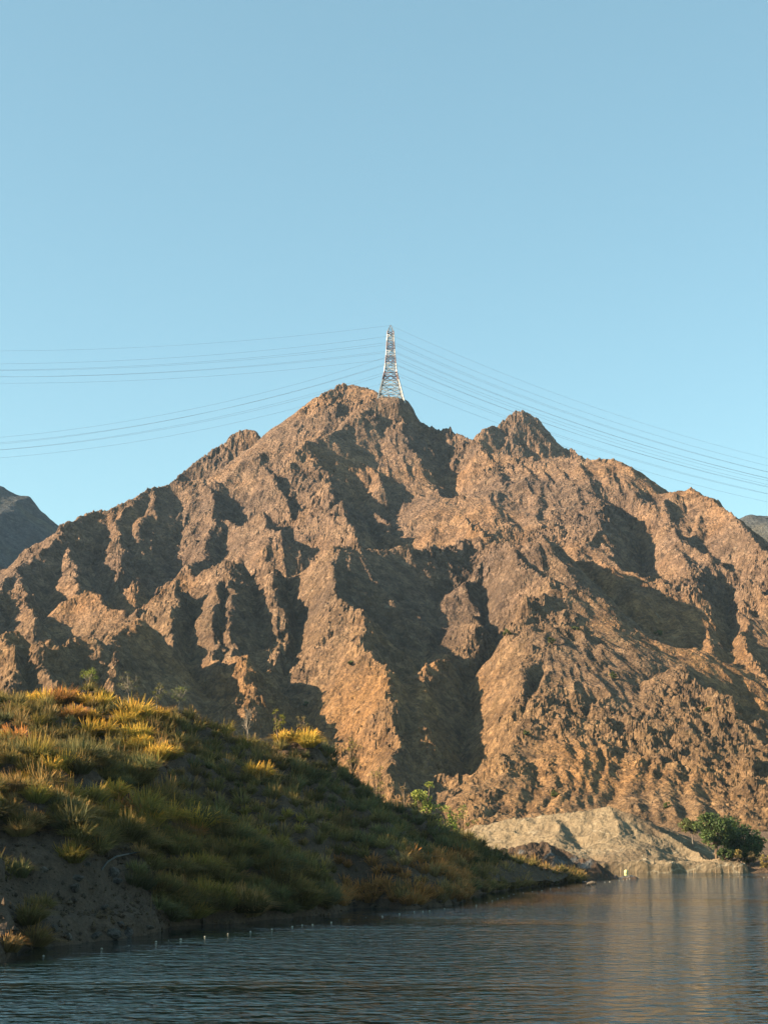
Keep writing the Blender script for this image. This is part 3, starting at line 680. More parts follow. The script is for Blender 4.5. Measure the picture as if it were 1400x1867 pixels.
# ------------------------------------------------------------------ where the ground is
GB = [bank_bvh] + [samp_fn(*g) for g in SHORE_GRIDS]
def ground_z(x, y):
    z = -2.5
    for b in GB:
        h_ = b.ray_cast(Vector((x, y, 900)), Vector((0, 0, -1)))
        if h_[0] is not None: z = max(z, h_[0].z)
    if y > 374: z = max(z, float(mountain_z(np.array([float(x)]), np.array([float(y)]))[0]))
    return z
def on_mountain(u, v, d0=400, d1=1250):
    r = ray(u, v); D = np.arange(d0, d1, 0.7); zz = mountain_z(r.x * D, D); k = np.argmax(zz > EYE + r.z * D)
    return Vector((r.x * D[k], D[k], float(zz[k])))

# ------------------------------------------------------------------ tubes
def tube(path, rad, sides=5):
    """Tapering tube along a path; returns vertices and quads."""
    V, Fq = [], []
    for i, p in enumerate(path):
        a = path[max(0, i - 1)]; b = path[min(len(path) - 1, i + 1)]; d = (b - a).normalized()
        s = d.cross(Vector((0.31, 0.17, 0.93))).normalized() if abs(d.z) < 0.95 else d.cross(Vector((1, 0, 0))).normalized(); t = d.cross(s)
        for k in range(sides):
            q = 2 * math.pi * k / sides; V.append(p + (s * math.cos(q) + t * math.sin(q)) * rad[i])
    for i in range(len(path) - 1):
        for k in range(sides):
            a = i * sides + k; b = i * sides + (k + 1) % sides; Fq.append((a, b, b + sides, a + sides))
    return V, Fq
class MB:
    def __init__(s): s.v, s.f = [], []
    def add(s, V, Fq):
        n = len(s.v); s.v += V; s.f += [tuple(i + n for i in f) for f in Fq]; return s
    def tube(s, path, rad, sides=5):
        if not isinstance(rad, (list, tuple)): rad = [rad] * len(path)
        return s.add(*tube(path, rad, sides))
    def bar(s, a, b, w): return s.tube([Vector(a), Vector(b)], w, 4)
    def build(s, name, mat, parent=None, sm=False): return mesh_obj(name, s.v, s.f, mat, parent, sm)

# ------------------------------------------------------------------ pylon
def pylon_paint():
    t = NT('pylon_paint', 0.5, 0.4); oz = t.n.new('ShaderNodeTexCoord'); sp = t.n.new('ShaderNodeSeparateXYZ'); t.l.new(oz.outputs['Object'], sp.inputs[0])
    r = t.n.new('ShaderNodeValToRGB'); r.color_ramp.interpolation = 'CONSTANT'; e = r.color_ramp.elements
    red, white, grey = (0.15, 0.085, 0.085, 1), (0.47, 0.46, 0.45, 1), (0.22, 0.21, 0.21, 1)
    stops = [(0.0, white), (0.25, red), (0.36, white), (0.47, red), (0.585, white), (0.66, red), (0.78, white), (0.865, red), (0.91, grey)]
    while len(e) < len(stops): e.new(0.5)
    for el, (p, c) in zip(e, stops): el.position = p; el.color = c
    m = t.math('DIVIDE', sp.outputs['Z'], 50.0); t.l.new(m, r.inputs[0])
    t.color(t.mix(r.outputs[0], t.ramp(t.noise(0.8, 3), [(0.35, 0.8), (0.65, 1.05)]), 1.0, 'MULTIPLY')); return t.m
M_PAINT = pylon_paint()
gm = NT('insulator_glass', 0.2, 0.5); gm.color(gm.ramp(gm.noise(3.0, 2), [(0.4, (0.10, 0.13, 0.13)), (0.6, (0.16, 0.2, 0.19))])); M_INS = gm.m
wm = NT('cable_metal', 0.5, 0.4); wm.color(wm.ramp(wm.noise(0.2, 2), [(0.4, (0.10, 0.11, 0.12)), (0.6, (0.15, 0.16, 0.17))])); M_WIRE = wm.m
pyl = empty('pylon', (PX, PY, PZ), 0.0); pyl.scale = (1.0, 1.0, 1.085)
tag(pyl, 'tall red and white lattice pylon standing on the mountain summit', 'pylon')
LV = [0, 6.2, 11.8, 17.6, 22.4, 26.6, 30.4, 34.0, 37.4, 40.6, 43.4, 45.6]
def half(z): return float(np.interp(z, [0, 17.6, 29, 45.6, 50.2], [8.7, 4.3, 3.1, 2.1, 0.12]))
def corner(k, z): h_ = half(z); return Vector(((h_, h_, -h_, -h_)[k], (h_, -h_, -h_, h_)[k], z))
for k in range(4):
    m = MB(); zz = [-4.0] + LV
    m.tube([corner(k, max(z, 0)) + (corner(k, 0) - corner(k, 6.2)) * (0.65 if z < 0 else 0) for z in zz], [0.5 if z < 18 else 0.36 for z in zz], 4); m.build('leg', M_PAINT, pyl)
for a, b in zip(LV[:-1], LV[1:]):
    m = MB(); w = 0.23 if a < 18 else 0.19
    for k in range(4):
        q = (k + 1) % 4; m.bar(corner(k, a), corner(q, b), w); m.bar(corner(q, a), corner(k, b), w); m.bar(corner(k, b), corner(q, b), w)
        if b - a > 5:
            c = (corner(k, a) + corner(q, a)) / 2
            for e in (k, q): m.bar(corner(e, (a + b) / 2), (corner(k, b) + corner(q, b)) / 2, w * 0.8)
            m.bar(corner(k, (a + b) / 2), corner(q, (a + b) / 2), w)
            if a == 0: m.bar(corner(k, 0.3), corner(q, 0.3), w)
    m.build('lattice_panel', M_PAINT, pyl)
m = MB()
for k in range(4): m.bar(corner(k, 45.6), Vector((0, 0, 50.2)), 0.2); m.bar(corner(k, 47.6), corner((k + 1) % 4, 47.6), 0.12)
m.build('peak', M_PAINT, pyl)
ARMS = [41.2, 35.6, 30.4, 27.4, 22.2, 15.6]; TIPS = []
for z in ARMS:
    for sgn in (-1, 1):
        m = MB(); h_ = half(z); tip = Vector((0, sgn * (h_ + 4.2), z + 0.3))
        for sx in (-1, 1):
            m.bar((sx * h_, sgn * h_, z), tip, 0.14); m.bar((sx * half(z + 2.0), sgn * half(z + 2.0), z + 2.0), tip, 0.14)
            m.bar((sx * h_ * 0.5, sgn * (h_ + 2.1), z + 0.15), (sx * half(z + 2) * 0.5, sgn * (half(z + 2) + 2.1), z + 1.15), 0.1)
        arm = m.build('cross_arm', M_PAINT, pyl)
        for dx in (-1, 1):
            i_ = MB(); pts = [tip + Vector((dx * (0.4 + 0.22 * q), 0, -0.1 * q)) for q in range(10)]
            i_.tube(pts, [0.10 if q % 2 else 0.2 for q in range(10)], 6); i_.build('insulator', M_INS, arm)
        TIPS.append((z, sgn, tip))
# cables: a shallow sag from each arm to the next pylon outside the picture
def cable(p0, du, a, b, u_end, label, grp, thick):
    u0, v0 = to_px(p0); P = []
    for k in range(49):
        x = (u_end - u0) * k / 48; ax = abs(x); P.append(at(u0 + x, v0 + a * ax + b * ax * ax, p0[1]))
    m = MB(); m.tube(P, thick, 4); o = m.build('power_line', M_WIRE); tag(o, label, 'cable', grp)
order = ['highest', 'second highest', 'third highest', 'third lowest', 'second lowest', 'lowest']
TP = sorted(TIPS, key=lambda t: (-t[0], t[1]))
for i, (z, sgn, tip) in enumerate(TP):
    w = Vector((PX, PY, PZ)) + Vector((tip.x, tip.y, tip.z * 1.085)); j = i // 2; sd = 'nearer' if sgn < 0 else 'farther'
    if j < 3: cable(w + Vector((-2.4, 0, -1)), -1, 0.135 - 0.004 * j, -9.1e-5, -650, f'{sd} cable of the {["top", "middle", "bottom"][j]} pair in the high flat bundle running left', 'cables running left from the pylon', 0.055)
    else: cable(w + Vector((-2.4, 0, -1)), -1, 0.328 - 0.006 * (j - 3), -17e-5, -650, f'{sd} cable of the {["top", "middle", "bottom"][j - 3]} pair in the low steep bundle running left', 'cables running left from the pylon', 0.06)
    cable(w + Vector((2.4, 0, -1)), 1, 0.452 - 0.005 * j, -15.5e-5, 2100, f'{sd} cable of the {order[j]} pair running right from the pylon', 'cables running right from the pylon', 0.06)
pk = Vector((PX, PY, PZ + 50.0 * 1.085))
cable(pk, -1, 0.128, -8.8e-5, -650, 'thin single earth wire running left from the tip of the pylon', 'earth wires', 0.05)
cable(pk, 1, 0.46, -15.5e-5, 2100, 'thin single earth wire running right from the tip of the pylon', 'earth wires', 0.05)

# ------------------------------------------------------------------ trees and shrubs
def bark(name, c0, c1):
    t = NT(name, 0.9, 0.1); n = t.noise(6, 5, 0.6, t.scaled(1, 1, 0.25)); t.color(t.ramp(n, [(0.35, c0), (0.65, c1)])); t.bump(n, 0.7, 0.05); return t.m
M_BARK = bark('bark_brown', (0.09, 0.06, 0.04), (0.22, 0.15, 0.09)); M_PALE = bark('bark_pale', (0.13, 0.105, 0.08), (0.26, 0.215, 0.165))
def leaves(centres, radii, n, size, rng, flat=0.75):
    k = rng.integers(0, len(centres), n); d = rng.normal(size=(n, 3)); d /= np.linalg.norm(d, axis=1)[:, None]
    r = rng.uniform(0.25, 1.0, n) ** 0.6; C = centres[k] + d * (radii[k] * r)[:, None] * np.array([1, 1, flat])
    a = rng.normal(size=(n, 3)); a /= np.linalg.norm(a, axis=1)[:, None]; b = np.cross(a, rng.normal(size=(n, 3))); b /= np.linalg.norm(b, axis=1)[:, None]
    s = size * rng.uniform(0.6, 1.3, n)[:, None]; a = a * s; b = b * s * 0.55
    V = np.stack([C - a, C - b, C + a, C + b], 1).reshape(-1, 3); i = np.arange(n)[:, None] * 4
    br = rng.uniform(0.65, 1.3, n)[:, None] * np.array([[1, 1, 1]]); br = br * (1 + rng.uniform(-0.12, 0.12, (n, 3)))
    cl = rng.uniform(0.8, 1.2, len(centres))[k][:, None]
    return V, i + np.array([[0, 1, 2, 3]]), np.repeat(br * cl, 4, 0)
def tree(name, base, H, rx, colr, label, cat='tree', group=None, trunks=1, clear=0.35, nl=2600, leaf=0.2, barkm=None, ry=None, seed=1, dens=1.0, tilt=0.0, nclump=26):
    rg = np.random.default_rng(seed); rr = random.Random(seed); barkm = barkm or M_BARK; ry = ry or rx
    root = empty(name, base); tag(root, label, cat, group)
    cz = H * (clear + 1) / 2; hz_ = H * (1 - clear) / 2
    cen = []
    for _ in range(nclump):
        d = rg.normal(size=3); d /= np.linalg.norm(d); q = rg.uniform(0.35, 0.85)
        z = cz + d[2] * hz_ * q; x = d[0] * rx * q * rg.uniform(0.8, 1.1) + tilt * z; y = d[1] * ry * q
        cen.append((x, y, z))
    cen = np.array(cen); rad = rg.uniform(0.16, 0.34, nclump) * min(rx, 1.6 * hz_) * 1.15
    m = MB(); forks = []
    tr = 0.022 * H + 0.01
    for t in range(trunks):
        a = rr.uniform(0, 6.28); o = Vector((math.cos(a), math.sin(a), 0)) * (0.02 * H * (trunks > 1)); top = Vector((math.cos(a) * 0.12 * rx, math.sin(a) * 0.12 * ry, H * (clear + 0.12))) + Vector((tilt * H * 0.4, 0, 0))
        P = [o - Vector((0, 0, 0.3)), o + (top - o) * 0.35 + Vector((rr.uniform(-1, 1), rr.uniform(-1, 1), 0)) * 0.025 * H, top]
        m.tube(P, [tr * 1.25, tr, tr * 0.7], 6); forks.append(top)
    m.build('trunk', barkm, root)
    m = MB()
    for i, c in enumerate(cen):
        f = forks[i % len(forks)]; c = Vector(c); mid = f.lerp(c, 0.5) + Vector((rr.uniform(-1, 1), rr.uniform(-1, 1), rr.uniform(-0.3, 0.6))) * 0.05 * H
        m.tube([f - Vector((0, 0, 0.05 * H)), mid, c], [tr * 0.5, tr * 0.3, tr * 0.1], 4)
        if nl < 900:
            for _ in range(5):
                e = c + Vector(rg.normal(size=3)) * float(rad[i]) * 0.8; m.tube([mid.lerp(c, rr.uniform(0.2, 1)), e], [tr * 0.16, tr * 0.05], 3)
    m.build('limbs', barkm, root)
    if nl:
        V, Fq, T = leaves(cen, rad, nl, leaf, rg, 0.72); cr = mesh_obj('crown', V, Fq, M_LEAF, root); set_tint(cr, T * np.array(colr)[None]); cr.color = (1, 1, 1, 1)
    return root
def tree_px(u, vb, vt, D, wpx, colr, label, z=None, **kw):
    p = at(u, vb, D); g = ground_z(p.x, p.y); top = at(u, vt, D).z
    nm = kw.pop('name', 'tree'); return tree(nm, (p.x, p.y, g), max(0.4, top - g), wpx * D / F / 2, colr, label, **kw)
GREEN, YG, YEL = (0.06, 0.09, 0.026), (0.19, 0.20, 0.035), (0.28, 0.23, 0.045)
GA = 'trees on the far shore'
tree_px(1306, 1570, 1481, 292, 92, (0.075, 0.105, 0.03), 'largest leafy tree of the clump on the far shore, with pale twin trunks', name='leafy_tree', trunks=2, clear=0.2, nl=5200, leaf=0.24, seed=4, group=GA, nclump=34)
tree_px(1352, 1566, 1500, 296, 84, (0.045, 0.075, 0.022), 'dark green tree forming the right side of the far shore clump', name='leafy_tree', clear=0.1, nl=4800, leaf=0.24, seed=5, group=GA, nclump=32)
tree_px(1331, 1562, 1486, 304, 74, GREEN, 'dense tree in the back of the far shore clump', name='leafy_tree', clear=0.12, nl=3600, leaf=0.24, seed=6, group=GA)
tree_px(1264, 1543, 1489, 312, 54, (0.10, 0.115, 0.035), 'smaller tree at the left end of the far shore clump', name='leafy_tree', clear=0.42, nl=2000, leaf=0.2, seed=7, group=GA, barkm=M_PALE)
tree_px(1378, 1562, 1520, 300, 40, (0.06, 0.10, 0.025), 'small dark tree at the right edge of the far shore clump', name='leafy_tree', clear=0.2, nl=1800, leaf=0.22, seed=8, group=GA)
tree_px(1345, 1572, 1548, 289, 34, (0.30, 0.21, 0.06), 'little golden tree in front of the dark far shore trees', name='small_tree', clear=0.4, nl=900, leaf=0.14, seed=9, nclump=16)
tree_px(1372, 1570, 1546, 291, 30, (0.22, 0.16, 0.07), 'rounded dry brown shrub right of the little golden tree', name='shrub', cat='shrub', clear=0.05, nl=900, leaf=0.14, seed=10, nclump=16)
tree_px(1398, 1578, 1556, 288, 36, (0.28, 0.20, 0.06), 'dry yellow shrub on the beach at the right edge', name='shrub', cat='shrub', clear=0.05, nl=900, leaf=0.14, seed=12, nclump=16)
tree_px(1322, 1574, 1545, 291, 50, (0.055, 0.08, 0.024), 'low dark green shrub at the foot of the largest far shore tree', name='shrub', cat='shrub', clear=0.02, nl=1700, leaf=0.2, seed=61, nclump=18)
tree_px(1362, 1573, 1538, 293, 54, (0.05, 0.075, 0.022), 'low dark green shrub under the right side of the far shore clump', name='shrub', cat='shrub', clear=0.02, nl=1800, leaf=0.2, seed=62, nclump=18)
tree_px(768, 1500, 1404, 236, 80, (0.24, 0.26, 0.05), 'green tree behind the grassy bank at the foot of the dark gully', name='leafy_tree', clear=0.25, nl=3400, leaf=0.17, seed=13, nclump=34)
tree_px(742, 1490, 1408, 244, 46, (0.20, 0.13, 0.05), 'brownish thin tree left of the green tree behind the bank', name='small_tree', clear=0.3, nl=800, leaf=0.14, seed=14)
tree_px(812, 1515, 1450, 240, 66, (0.22, 0.27, 0.045), 'bright green shrub behind the bank, left of the pale hill', name='shrub', cat='shrub', clear=0.1, nl=2600, leaf=0.16, seed=15, nclump=32)
tree_px(843, 1515, 1452, 246, 56, (0.27, 0.25, 0.07), 'yellowish shrub between the bright green shrub and the pale hill', name='shrub', cat='shrub', clear=0.1, nl=1200, leaf=0.15, seed=16)
tree_px(690, 1460, 1384, 215, 44, (0.26, 0.21, 0.06), 'pale yellow thin shrub above the right slope of the bank', name='shrub', cat='shrub', clear=0.2, nl=700, leaf=0.11, seed=17)
tree_px(642, 1410, 1335, 190, 50, (0.26, 0.20, 0.05), 'thin yellow shrub above the bend of the bank crest', name='shrub', cat='shrub', clear=0.3, nl=500, leaf=0.09, seed=18)
def crest_D(u): return float(np.interp(u, [0, 130, 240, 325, 380, 450, 560, 640], [150, 154, 158, 160, 162, 166, 172, 178])) + 0.5
tree_px(162, 1285, 1210, crest_D(162), 52, (0.22, 0.235, 0.04), 'leafy little yellow-green tree on the bank crest', name='small_tree', clear=0.28, nl=900, leaf=0.055, seed=19, barkm=M_PALE, nclump=18)
tree_px(233, 1290, 1222, crest_D(233), 50, (0.22, 0.19, 0.07), 'thin bare sapling on the bank crest', name='small_tree', clear=0.28, nl=420, leaf=0.06, seed=20, barkm=M_PALE, nclump=14)
tree_px(285, 1300, 1236, crest_D(285), 40, (0.24, 0.21, 0.04), 'narrow yellow-green tree on the bank crest near its right drop', name='small_tree', clear=0.18, nl=650, leaf=0.05, seed=21, barkm=M_PALE, nclump=14)
tree_px(326, 1312, 1243, crest_D(326), 46, (0.20, 0.22, 0.05), 'small feathery green tree where the upper crest ends', name='small_tree', clear=0.25, nl=520, leaf=0.05, seed=22, barkm=M_PALE, nclump=14)
tree_px(254, 1296, 1252, crest_D(254), 24, (0.24, 0.17, 0.07), 'twiggy brown sapling between the thin and the narrow trees', name='small_tree', clear=0.22, nl=300, leaf=0.06, seed=23, nclump=12)
tree_px(452, 1350, 1280, crest_D(452), 32, (0, 0, 0), 'bare pale tree with fanned branches on the bank crest', name='bare_tree', clear=0.3, nl=0, seed=24, barkm=M_PALE, nclump=30)
tree_px(506, 1355, 1288, crest_D(506), 38, (0.27, 0.24, 0.035), 'yellow-leaved tree on the bank crest right of the bare tree', name='small_tree', clear=0.3, nl=900, leaf=0.06, seed=25, nclump=16)
tree_px(552, 1362, 1302, crest_D(552), 34, (0.25, 0.19, 0.06), 'thin straw-coloured shrub at the right end of the bank crest', name='shrub', cat='shrub', clear=0.3, nl=360, leaf=0.055, seed=26, nclump=14)
p = hit(bank_bvh, 186, 1478)
tree('small_tree', p, 2.3, 0.75, (0.30, 0.22, 0.045), 'leafy golden sapling standing in the long bright row of tussocks', clear=0.18, nl=800, leaf=0.05, seed=27, barkm=M_PALE, nclump=16)
MBUSH = [(1005, 1177, 11, 'green bush on the lit spur of the mountain'), (1050, 1152, 8, 'small green bush on the mountain spur, above right of another'), (924, 1161, 9, 'olive bush high on the left of the lit spur'), (1116, 1238, 9, 'bush below the bend of the lit spur'), (1198, 1160, 9, 'bush at the edge of the shaded gully on the right'), (640, 1215, 7, 'small bush on the central spur of the mountain'), (560, 1290, 8, 'small bush low on the central spur'), (960, 1345, 7, 'small bush on the lower right slope'), (1290, 1300, 7, 'small bush below the right-hand crest'), (1010, 1455, 8, 'bush just above the pale hill'), (1215, 1475, 8, 'bush left of the tree clump at the mountain foot')]
for k, (u, v, w, lab) in enumerate(MBUSH):
    p = on_mountain(u, v); s = w * p.y / F
    tree('bush', p, s * 1.5, s * 1.1, (0.10, 0.115, 0.03), lab, cat='bush', group='bushes on the mountain', clear=0.0, nl=420, leaf=0.28, seed=40 + k, nclump=8)

# ------------------------------------------------------------------ floats on the lake
def lathe(prof, n=14):
    V, Fq = [], []
    for r, z in prof:
        for k in range(n): V.append(Vector((r * math.cos(6.2832 * k / n), r * math.sin(6.2832 * k / n), z)))
    for i in range(len(prof) - 1):
        for k in range(n): a = i * n + k; b = i * n + (k + 1) % n; Fq.append((a, b, b + n, a + n))
    return V, Fq
t = NT('float_plastic', 0.45, 0.4); t.color(t.ramp(t.noise(5, 3), [(0.3, (0.2, 0.18, 0.13)), (0.6, (0.38, 0.355, 0.28))])); M_FLOAT = t.m
t = NT('float_collar', 0.7, 0.3); t.color(t.ramp(t.noise(7, 3), [(0.3, (0.08, 0.07, 0.06)), (0.7, (0.2, 0.17, 0.13))])); M_COLLAR = t.m
fm = mesh_obj('b', *lathe([(0.0, -0.14), (0.10, -0.12), (0.17, -0.04), (0.18, 0.03), (0.16, 0.10), (0.10, 0.16), (0.045, 0.18), (0.0, 0.185)]), M_FLOAT, None, True)
cm = mesh_obj('c', *lathe([(0.165, 0.0), (0.20, 0.0), (0.20, 0.035), (0.165, 0.035)]), M_COLLAR)
em = MB(); em.tube([Vector((0.05 * math.cos(q), 0, 0.2 + 0.05 * math.sin(q))) for q in [i * 0.785 for i in range(9)]], 0.015, 5); eo = em.build('e', M_COLLAR)
FM, CM, EM = fm.data, cm.data, eo.data
for o in (fm, cm, eo): bpy.data.objects.remove(o)
BU = [(-4, 1752), (80, 1741), (186, 1728), (236, 1722), (285, 1716), (308, 1713), (330, 1711), (374, 1706), (416, 1701), (457, 1697), (496, 1693), (533, 1688), (551, 1685), (570, 1684), (604, 1680), (636, 1676), (667, 1671), (697, 1669), (728, 1665), (755, 1661), (771, 1660), (783, 1659), (810, 1655), (868, 1649), (887, 1644), (897, 1641), (907, 1637), (916, 1635), (927, 1632), (936, 1629), (953, 1626), (970, 1624), (987, 1622), (1003, 1619), (1018, 1617)]
BR = [(1102, 1607), (1111, 1606), (1128, 1604), (1136, 1603), (1142, 1602), (1147, 1601), (1156, 1600), (1164, 1599)]
BF = [(1304, 1595), (1314, 1595), (1330, 1596), (1345, 1597), (1352, 1597), (1359, 1597), (1392, 1598), (1399, 1598)]
def ordn(n): return f'{n}' + ('th' if 10 <= n % 100 <= 20 else {1: 'st', 2: 'nd', 3: 'rd'}.get(n % 10, 'th'))
for lst, txt, grp in ((BU, 'pale float from the left in the line along the grassy bank', 'floats along the grassy bank'), (BR, 'pale float from the left beside the rock outcrop', 'floats beside the rock outcrop'), (BF, 'cream float from the left off the far beach', 'floats off the far beach')):
    for k, (u, v) in enumerate(lst):
        p = at_z(u, v + 1.5); r = empty('float', (p.x, p.y, -0.03 + rnd.uniform(-0.02, 0.02)), rnd.uniform(0, 6)); s = rnd.uniform(0.85, 1.15) * 0.36 * (1.0 + 0.001 * (p.y - 80)); r.scale = (s, s, s); r.rotation_euler[0] = rnd.uniform(-0.25, 0.25)
        tag(r, f'{ordn(k + 1)} {txt}', 'float', grp)
        for nm, d_ in (('body', FM), ('collar', CM), ('ring', EM)):
            o = bpy.data.objects.new(nm, d_); COL.objects.link(o); o.parent = r
t = NT('marker_paint', 0.5, 0.3); t.color(t.ramp(t.noise(4, 3), [(0.3, (0.42, 0.38, 0.16)), (0.6, (0.6, 0.55, 0.25))])); M_MARK = t.m
p = at_z(1141, 1592.5); r = empty('marker_buoy', (p.x, p.y, 0)); tag(r, 'pale yellow marker standing in the water behind the outcrop tip', 'buoy')
mesh_obj('drum', *lathe([(0.0, -0.2), (0.34, -0.18), (0.36, 0.1), (0.36, 0.5), (0.22, 0.62), (0.12, 0.66), (0.0, 0.66)], 12), M_MARK, r, True)
mesh_obj('mast', *lathe([(0.05, 0.6), (0.05, 1.1), (0.1, 1.12), (0.1, 1.2), (0.0, 1.22)], 8), M_COLLAR, r)

# ------------------------------------------------------------------ rocks, dead wood, hose, post
def rock_mesh(seed):
    rg = np.random.default_rng(seed); n, m = 9, 12; V, Fq = [], []
    pl = rg.normal(size=(11, 3)); pl /= np.linalg.norm(pl, axis=1)[:, None]; ds = rg.uniform(0.55, 1.0, 11)
    for i in range(n + 1):
        for j in range(m):
            th, ph = math.pi * i / n, 6.2832 * j / m; d = np.array([math.sin(th) * math.cos(ph), math.sin(th) * math.sin(ph), math.cos(th)])
            r = min(1.0, min(float(q / max(1e-3, d @ a)) for a, q in zip(pl, ds) if d @ a > 0.05)); V.append(Vector(d * r) + Vector(rg.normal(size=3) * 0.02))
    for i in range(n):
        for j in range(m): a = i * m + j; b = i * m + (j + 1) % m; Fq.append((a, b, b + m, a + m))
    return V, Fq
RM = []
M_STONE = rock_material('stone', (0.05, 0.042, 0.034), (0.115, 0.098, 0.08), (0.20, 0.175, 0.15), (0.27, 0.25, 0.22), 0.6, 9.0)
for k in range(6): o = mesh_obj('boulder', *rock_mesh(100 + k), M_STONE); RM.append(o.data); bpy.data.objects.remove(o)
BO = [(231, 1700, 0.9, 'pale grey boulder at the waterline below the bare earth'), (205, 1702, 0.8, 'grey boulder left of the pale waterline boulder'), (222, 1686, 0.6, 'grey stone just above the pale waterline boulder'), (172, 1706, 0.6, 'low dark stone at the waterline'), (124, 1706, 0.6, 'greenish grey stone at the waterline left of the low dark one'), (140, 1600, 0.7, 'pale stone in the middle of the bare earth slope'), (135, 1618, 0.8, 'wider pale stone below another on the bare slope'), (205, 1590, 0.9, 'bluish grey rock face below the black hose'), (212, 1606, 0.7, 'grey rock under the bluish rock face'), (196, 1560, 0.5, 'small pale stone by the hose end'), (98, 1690, 0.5, 'small stone right of the lone waterline tussock'), (190, 1655, 0.5, 'small grey stone low on the bare slope'), (160, 1575, 0.45, 'small stone high on the bare slope'), (80, 1585, 0.5, 'stone on the left part of the bare slope'), (60, 1640, 0.45, 'dark stone low on the left of the bare slope'), (270, 1690, 0.5, 'stone at the waterline below the post'), (545, 1418, 0.5, 'bluish stone among the grass near the bank bend'), (440, 1394, 0.4, 'grey stone in the grass of the middle slope'), (890, 1622, 0.5, 'pale stone at the waterline of the far bank'), (825, 1640, 0.7, 'dark rock at the waterline by the orange thicket'), (838, 1642, 0.5, 'smaller rock right of the dark waterline rock')]
for k, (u, v, s, lab) in enumerate(BO):
    p = hit(bank_bvh, u, v)
    if p is None: continue
    o = bpy.data.objects.new('boulder', RM[k % 6]); COL.objects.link(o); o.location = p; s *= 0.75; o.location.z -= 0.12 * s; o.scale = (s * 1.2, s * 0.8, s * 0.6); o.rotation_euler = (rnd.uniform(-0.4, 0.4), rnd.uniform(-0.4, 0.4), rnd.uniform(0, 6)); tag(o, lab, 'boulder', 'boulders on the bank')
for k, (u, v, s, lab) in enumerate([(1078, 1612, 0.55, 'dark rock in the water off the tip of the bank'), (1066, 1610, 0.5, 'low rock in the water beside the bank tip'), (1070, 1615, 0.35, 'smallest rock in the water off the bank tip'), (1320, 1589, 0.9, 'grey boulder at the end of the pale ledge'), (1300, 1590, 0.6, 'pale block at the water by the ledge end'), (1334, 1584, 0.8, 'grey rock on the beach under the big tree')]):
    p = at_z(u, v); o = bpy.data.objects.new('boulder', RM[(k + 2) % 6]); COL.objects.link(o); o.location = (p.x, p.y, 0.05); o.scale = (s * 1.5, s, s * 0.7); o.rotation_euler[2] = k * 1.3; tag(o, lab, 'boulder', 'rocks in the water')
for (u0, v0, u1, v1, w, lab) in ((308, 1398, 324, 1424, 0.03, 'pale dead stick lying on the reddish bare patch'), (356, 1442, 366, 1420, 0.025, 'curved dead branch right of the reddish bare patch'), (342, 1440, 350, 1416, 0.025, 'thin dead branch beside the curved one'), (418, 1482, 450, 1508, 0.035, 'long pale dead stick on the middle slope'), (92, 1445, 106, 1432, 0.03, 'short dead stick left of the long bright row'), (50, 1420, 82, 1400, 0.025, 'thin dead stick above the bare ground on the left'), (255, 1535, 300, 1522, 0.04, 'fallen branch below the sunlit ledge'), (130, 1500, 180, 1520, 0.03, 'dead stick on top of the bare earth slope'), (580, 1500, 612, 1512, 0.04, 'fallen stick on the right part of the slope')):
    a, b = hit(bank_bvh, u0, v0), hit(bank_bvh, u1, v1)
    if a is None or b is None: continue
    m = MB(); md = a.lerp(b, 0.5) + Vector((0, 0, 0.32)); a = a + Vector((0, 0, 0.08)); b = b + Vector((0, 0, 0.2))
    m.tube([a, a.lerp(md, 0.6), md, b], [w * 1.2, w, w * 0.9, w * 0.4], 5)
    for q in range(3):
        c = md.lerp(b, 0.2 + 0.25 * q); m.tube([c, c + Vector((rnd.uniform(-0.4, 0.4), rnd.uniform(-0.3, 0.3), rnd.uniform(0.1, 0.45)))], [w * 0.5, w * 0.2], 4)
    tag(m.build('dead_branch', M_PALE), lab, 'branch', 'dead sticks on the bank')
t = NT('hose_rubber', 0.5, 0.4); t.color(t.ramp(t.noise(3, 3), [(0.3, (0.012, 0.014, 0.015)), (0.7, (0.03, 0.035, 0.035))])); M_HOSE = t.m
P = []
for u, v, dz in ((186, 1586, 0.05), (196, 1574, 0.3), (212, 1565, 0.45), (235, 1560, 0.5), (258, 1555, 0.35)):
    q = hit(bank_bvh, u, v + dz * 20); P.append(q + Vector((0, -0.1, dz)))
m = MB(); m.tube(P, 0.06, 7); tag(m.build('hose', M_HOSE), 'black hose bending across the slope above the bare earth', 'hose')
p = hit(bank_bvh, 275, 1662); m = MB(); m.tube([p - Vector((0, 0, 0.2)), p + Vector((0.02, 0, 0.45)), p + Vector((0.0, 0, 1.0))], [0.05, 0.045, 0.04], 6); tag(m.build('post', M_BARK), 'thin dark post standing near the waterline right of the bare earth', 'post')

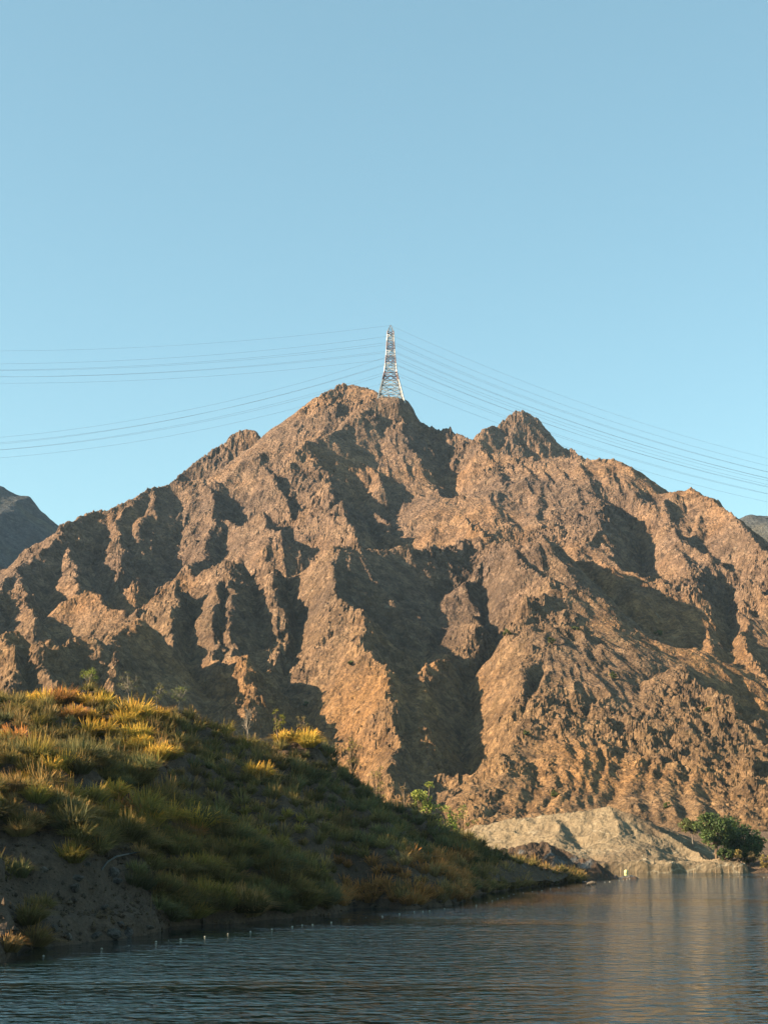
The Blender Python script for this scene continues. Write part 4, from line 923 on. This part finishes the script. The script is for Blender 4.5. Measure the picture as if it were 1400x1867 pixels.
# ------------------------------------------------------------------ rubble on the bare earth and along the waterline
rg = np.random.default_rng(21); Vs, Fs, bi = [], [], 0
oct_v = np.array([(1, 0, 0), (-1, 0, 0), (0, 1, 0), (0, -1, 0), (0, 0, 1), (0, 0, -1.0)]); oct_f = np.array([(0, 2, 4), (2, 1, 4), (1, 3, 4), (3, 0, 4), (2, 0, 5), (1, 2, 5), (3, 1, 5), (0, 3, 5)])
for k in range(17000):
    j = int(rg.integers(int(NB * 0.10), NB - 6)); i = int(rg.integers(18, 190)); w = wv[i]
    u, v = to_px((BX[i, j], BY[i, j], BZ[i, j]))
    bare = u < 300 and v > 1495 + 0.2 * u
    if not (bare or w < 0.06 or rg.random() < 0.12): continue
    if BZ[i, j] < -0.2: continue
    s = 0.05 + 0.30 * rg.random() ** 3; sc = s * rg.uniform(0.5, 1.5, 3); V = oct_v * sc * rg.uniform(0.6, 1.1, (6, 1))
    a = rg.uniform(0, 6.28); c_, s_ = math.cos(a), math.sin(a); V = np.stack([V[:, 0] * c_ - V[:, 1] * s_, V[:, 0] * s_ + V[:, 1] * c_, V[:, 2]], 1)
    Vs.append(V + np.array([BX[i, j] + rg.uniform(-0.2, 0.2), BY[i, j] + rg.uniform(-0.2, 0.2), BZ[i, j] + 0.02])); Fs.append(oct_f + bi); bi += 6
M_RUB = rock_material('rubble_stone', (0.045, 0.032, 0.024), (0.10, 0.070, 0.05), (0.18, 0.13, 0.06), (0.24, 0.2, 0.16), 0.62, 14.0)
rb = mesh_obj('rubble', np.concatenate(Vs), np.concatenate(Fs), M_RUB); tag(rb, 'loose brown rubble scattered over the bare part of the bank', 'rubble', kind='stuff')

# ------------------------------------------------------------------ air
hz = NT('haze_air'); hz.n.remove(hz.b)
pv = hz.n.new('ShaderNodeVolumePrincipled'); pv.inputs['Color'].default_value = (0.55, 0.75, 1.0, 1); pv.inputs['Density'].default_value = 0.00004; pv.inputs['Anisotropy'].default_value = 0.1
hz.l.new(pv.outputs[0], hz.n['Material Output'].inputs['Volume'])
a, b, c, d, e, f = -2500, 2500, -600, 2500, -3.5, 480
haze = mesh_obj('haze', [(a, c, e), (b, c, e), (b, d, e), (a, d, e), (a, c, f), (b, c, f), (b, d, f), (a, d, f)], [(0, 3, 2, 1), (4, 5, 6, 7), (0, 1, 5, 4), (1, 2, 6, 5), (2, 3, 7, 6), (3, 0, 4, 7)], hz.m)
tag(haze, 'thin pale air between the viewer and the mountain', 'haze', kind='stuff')
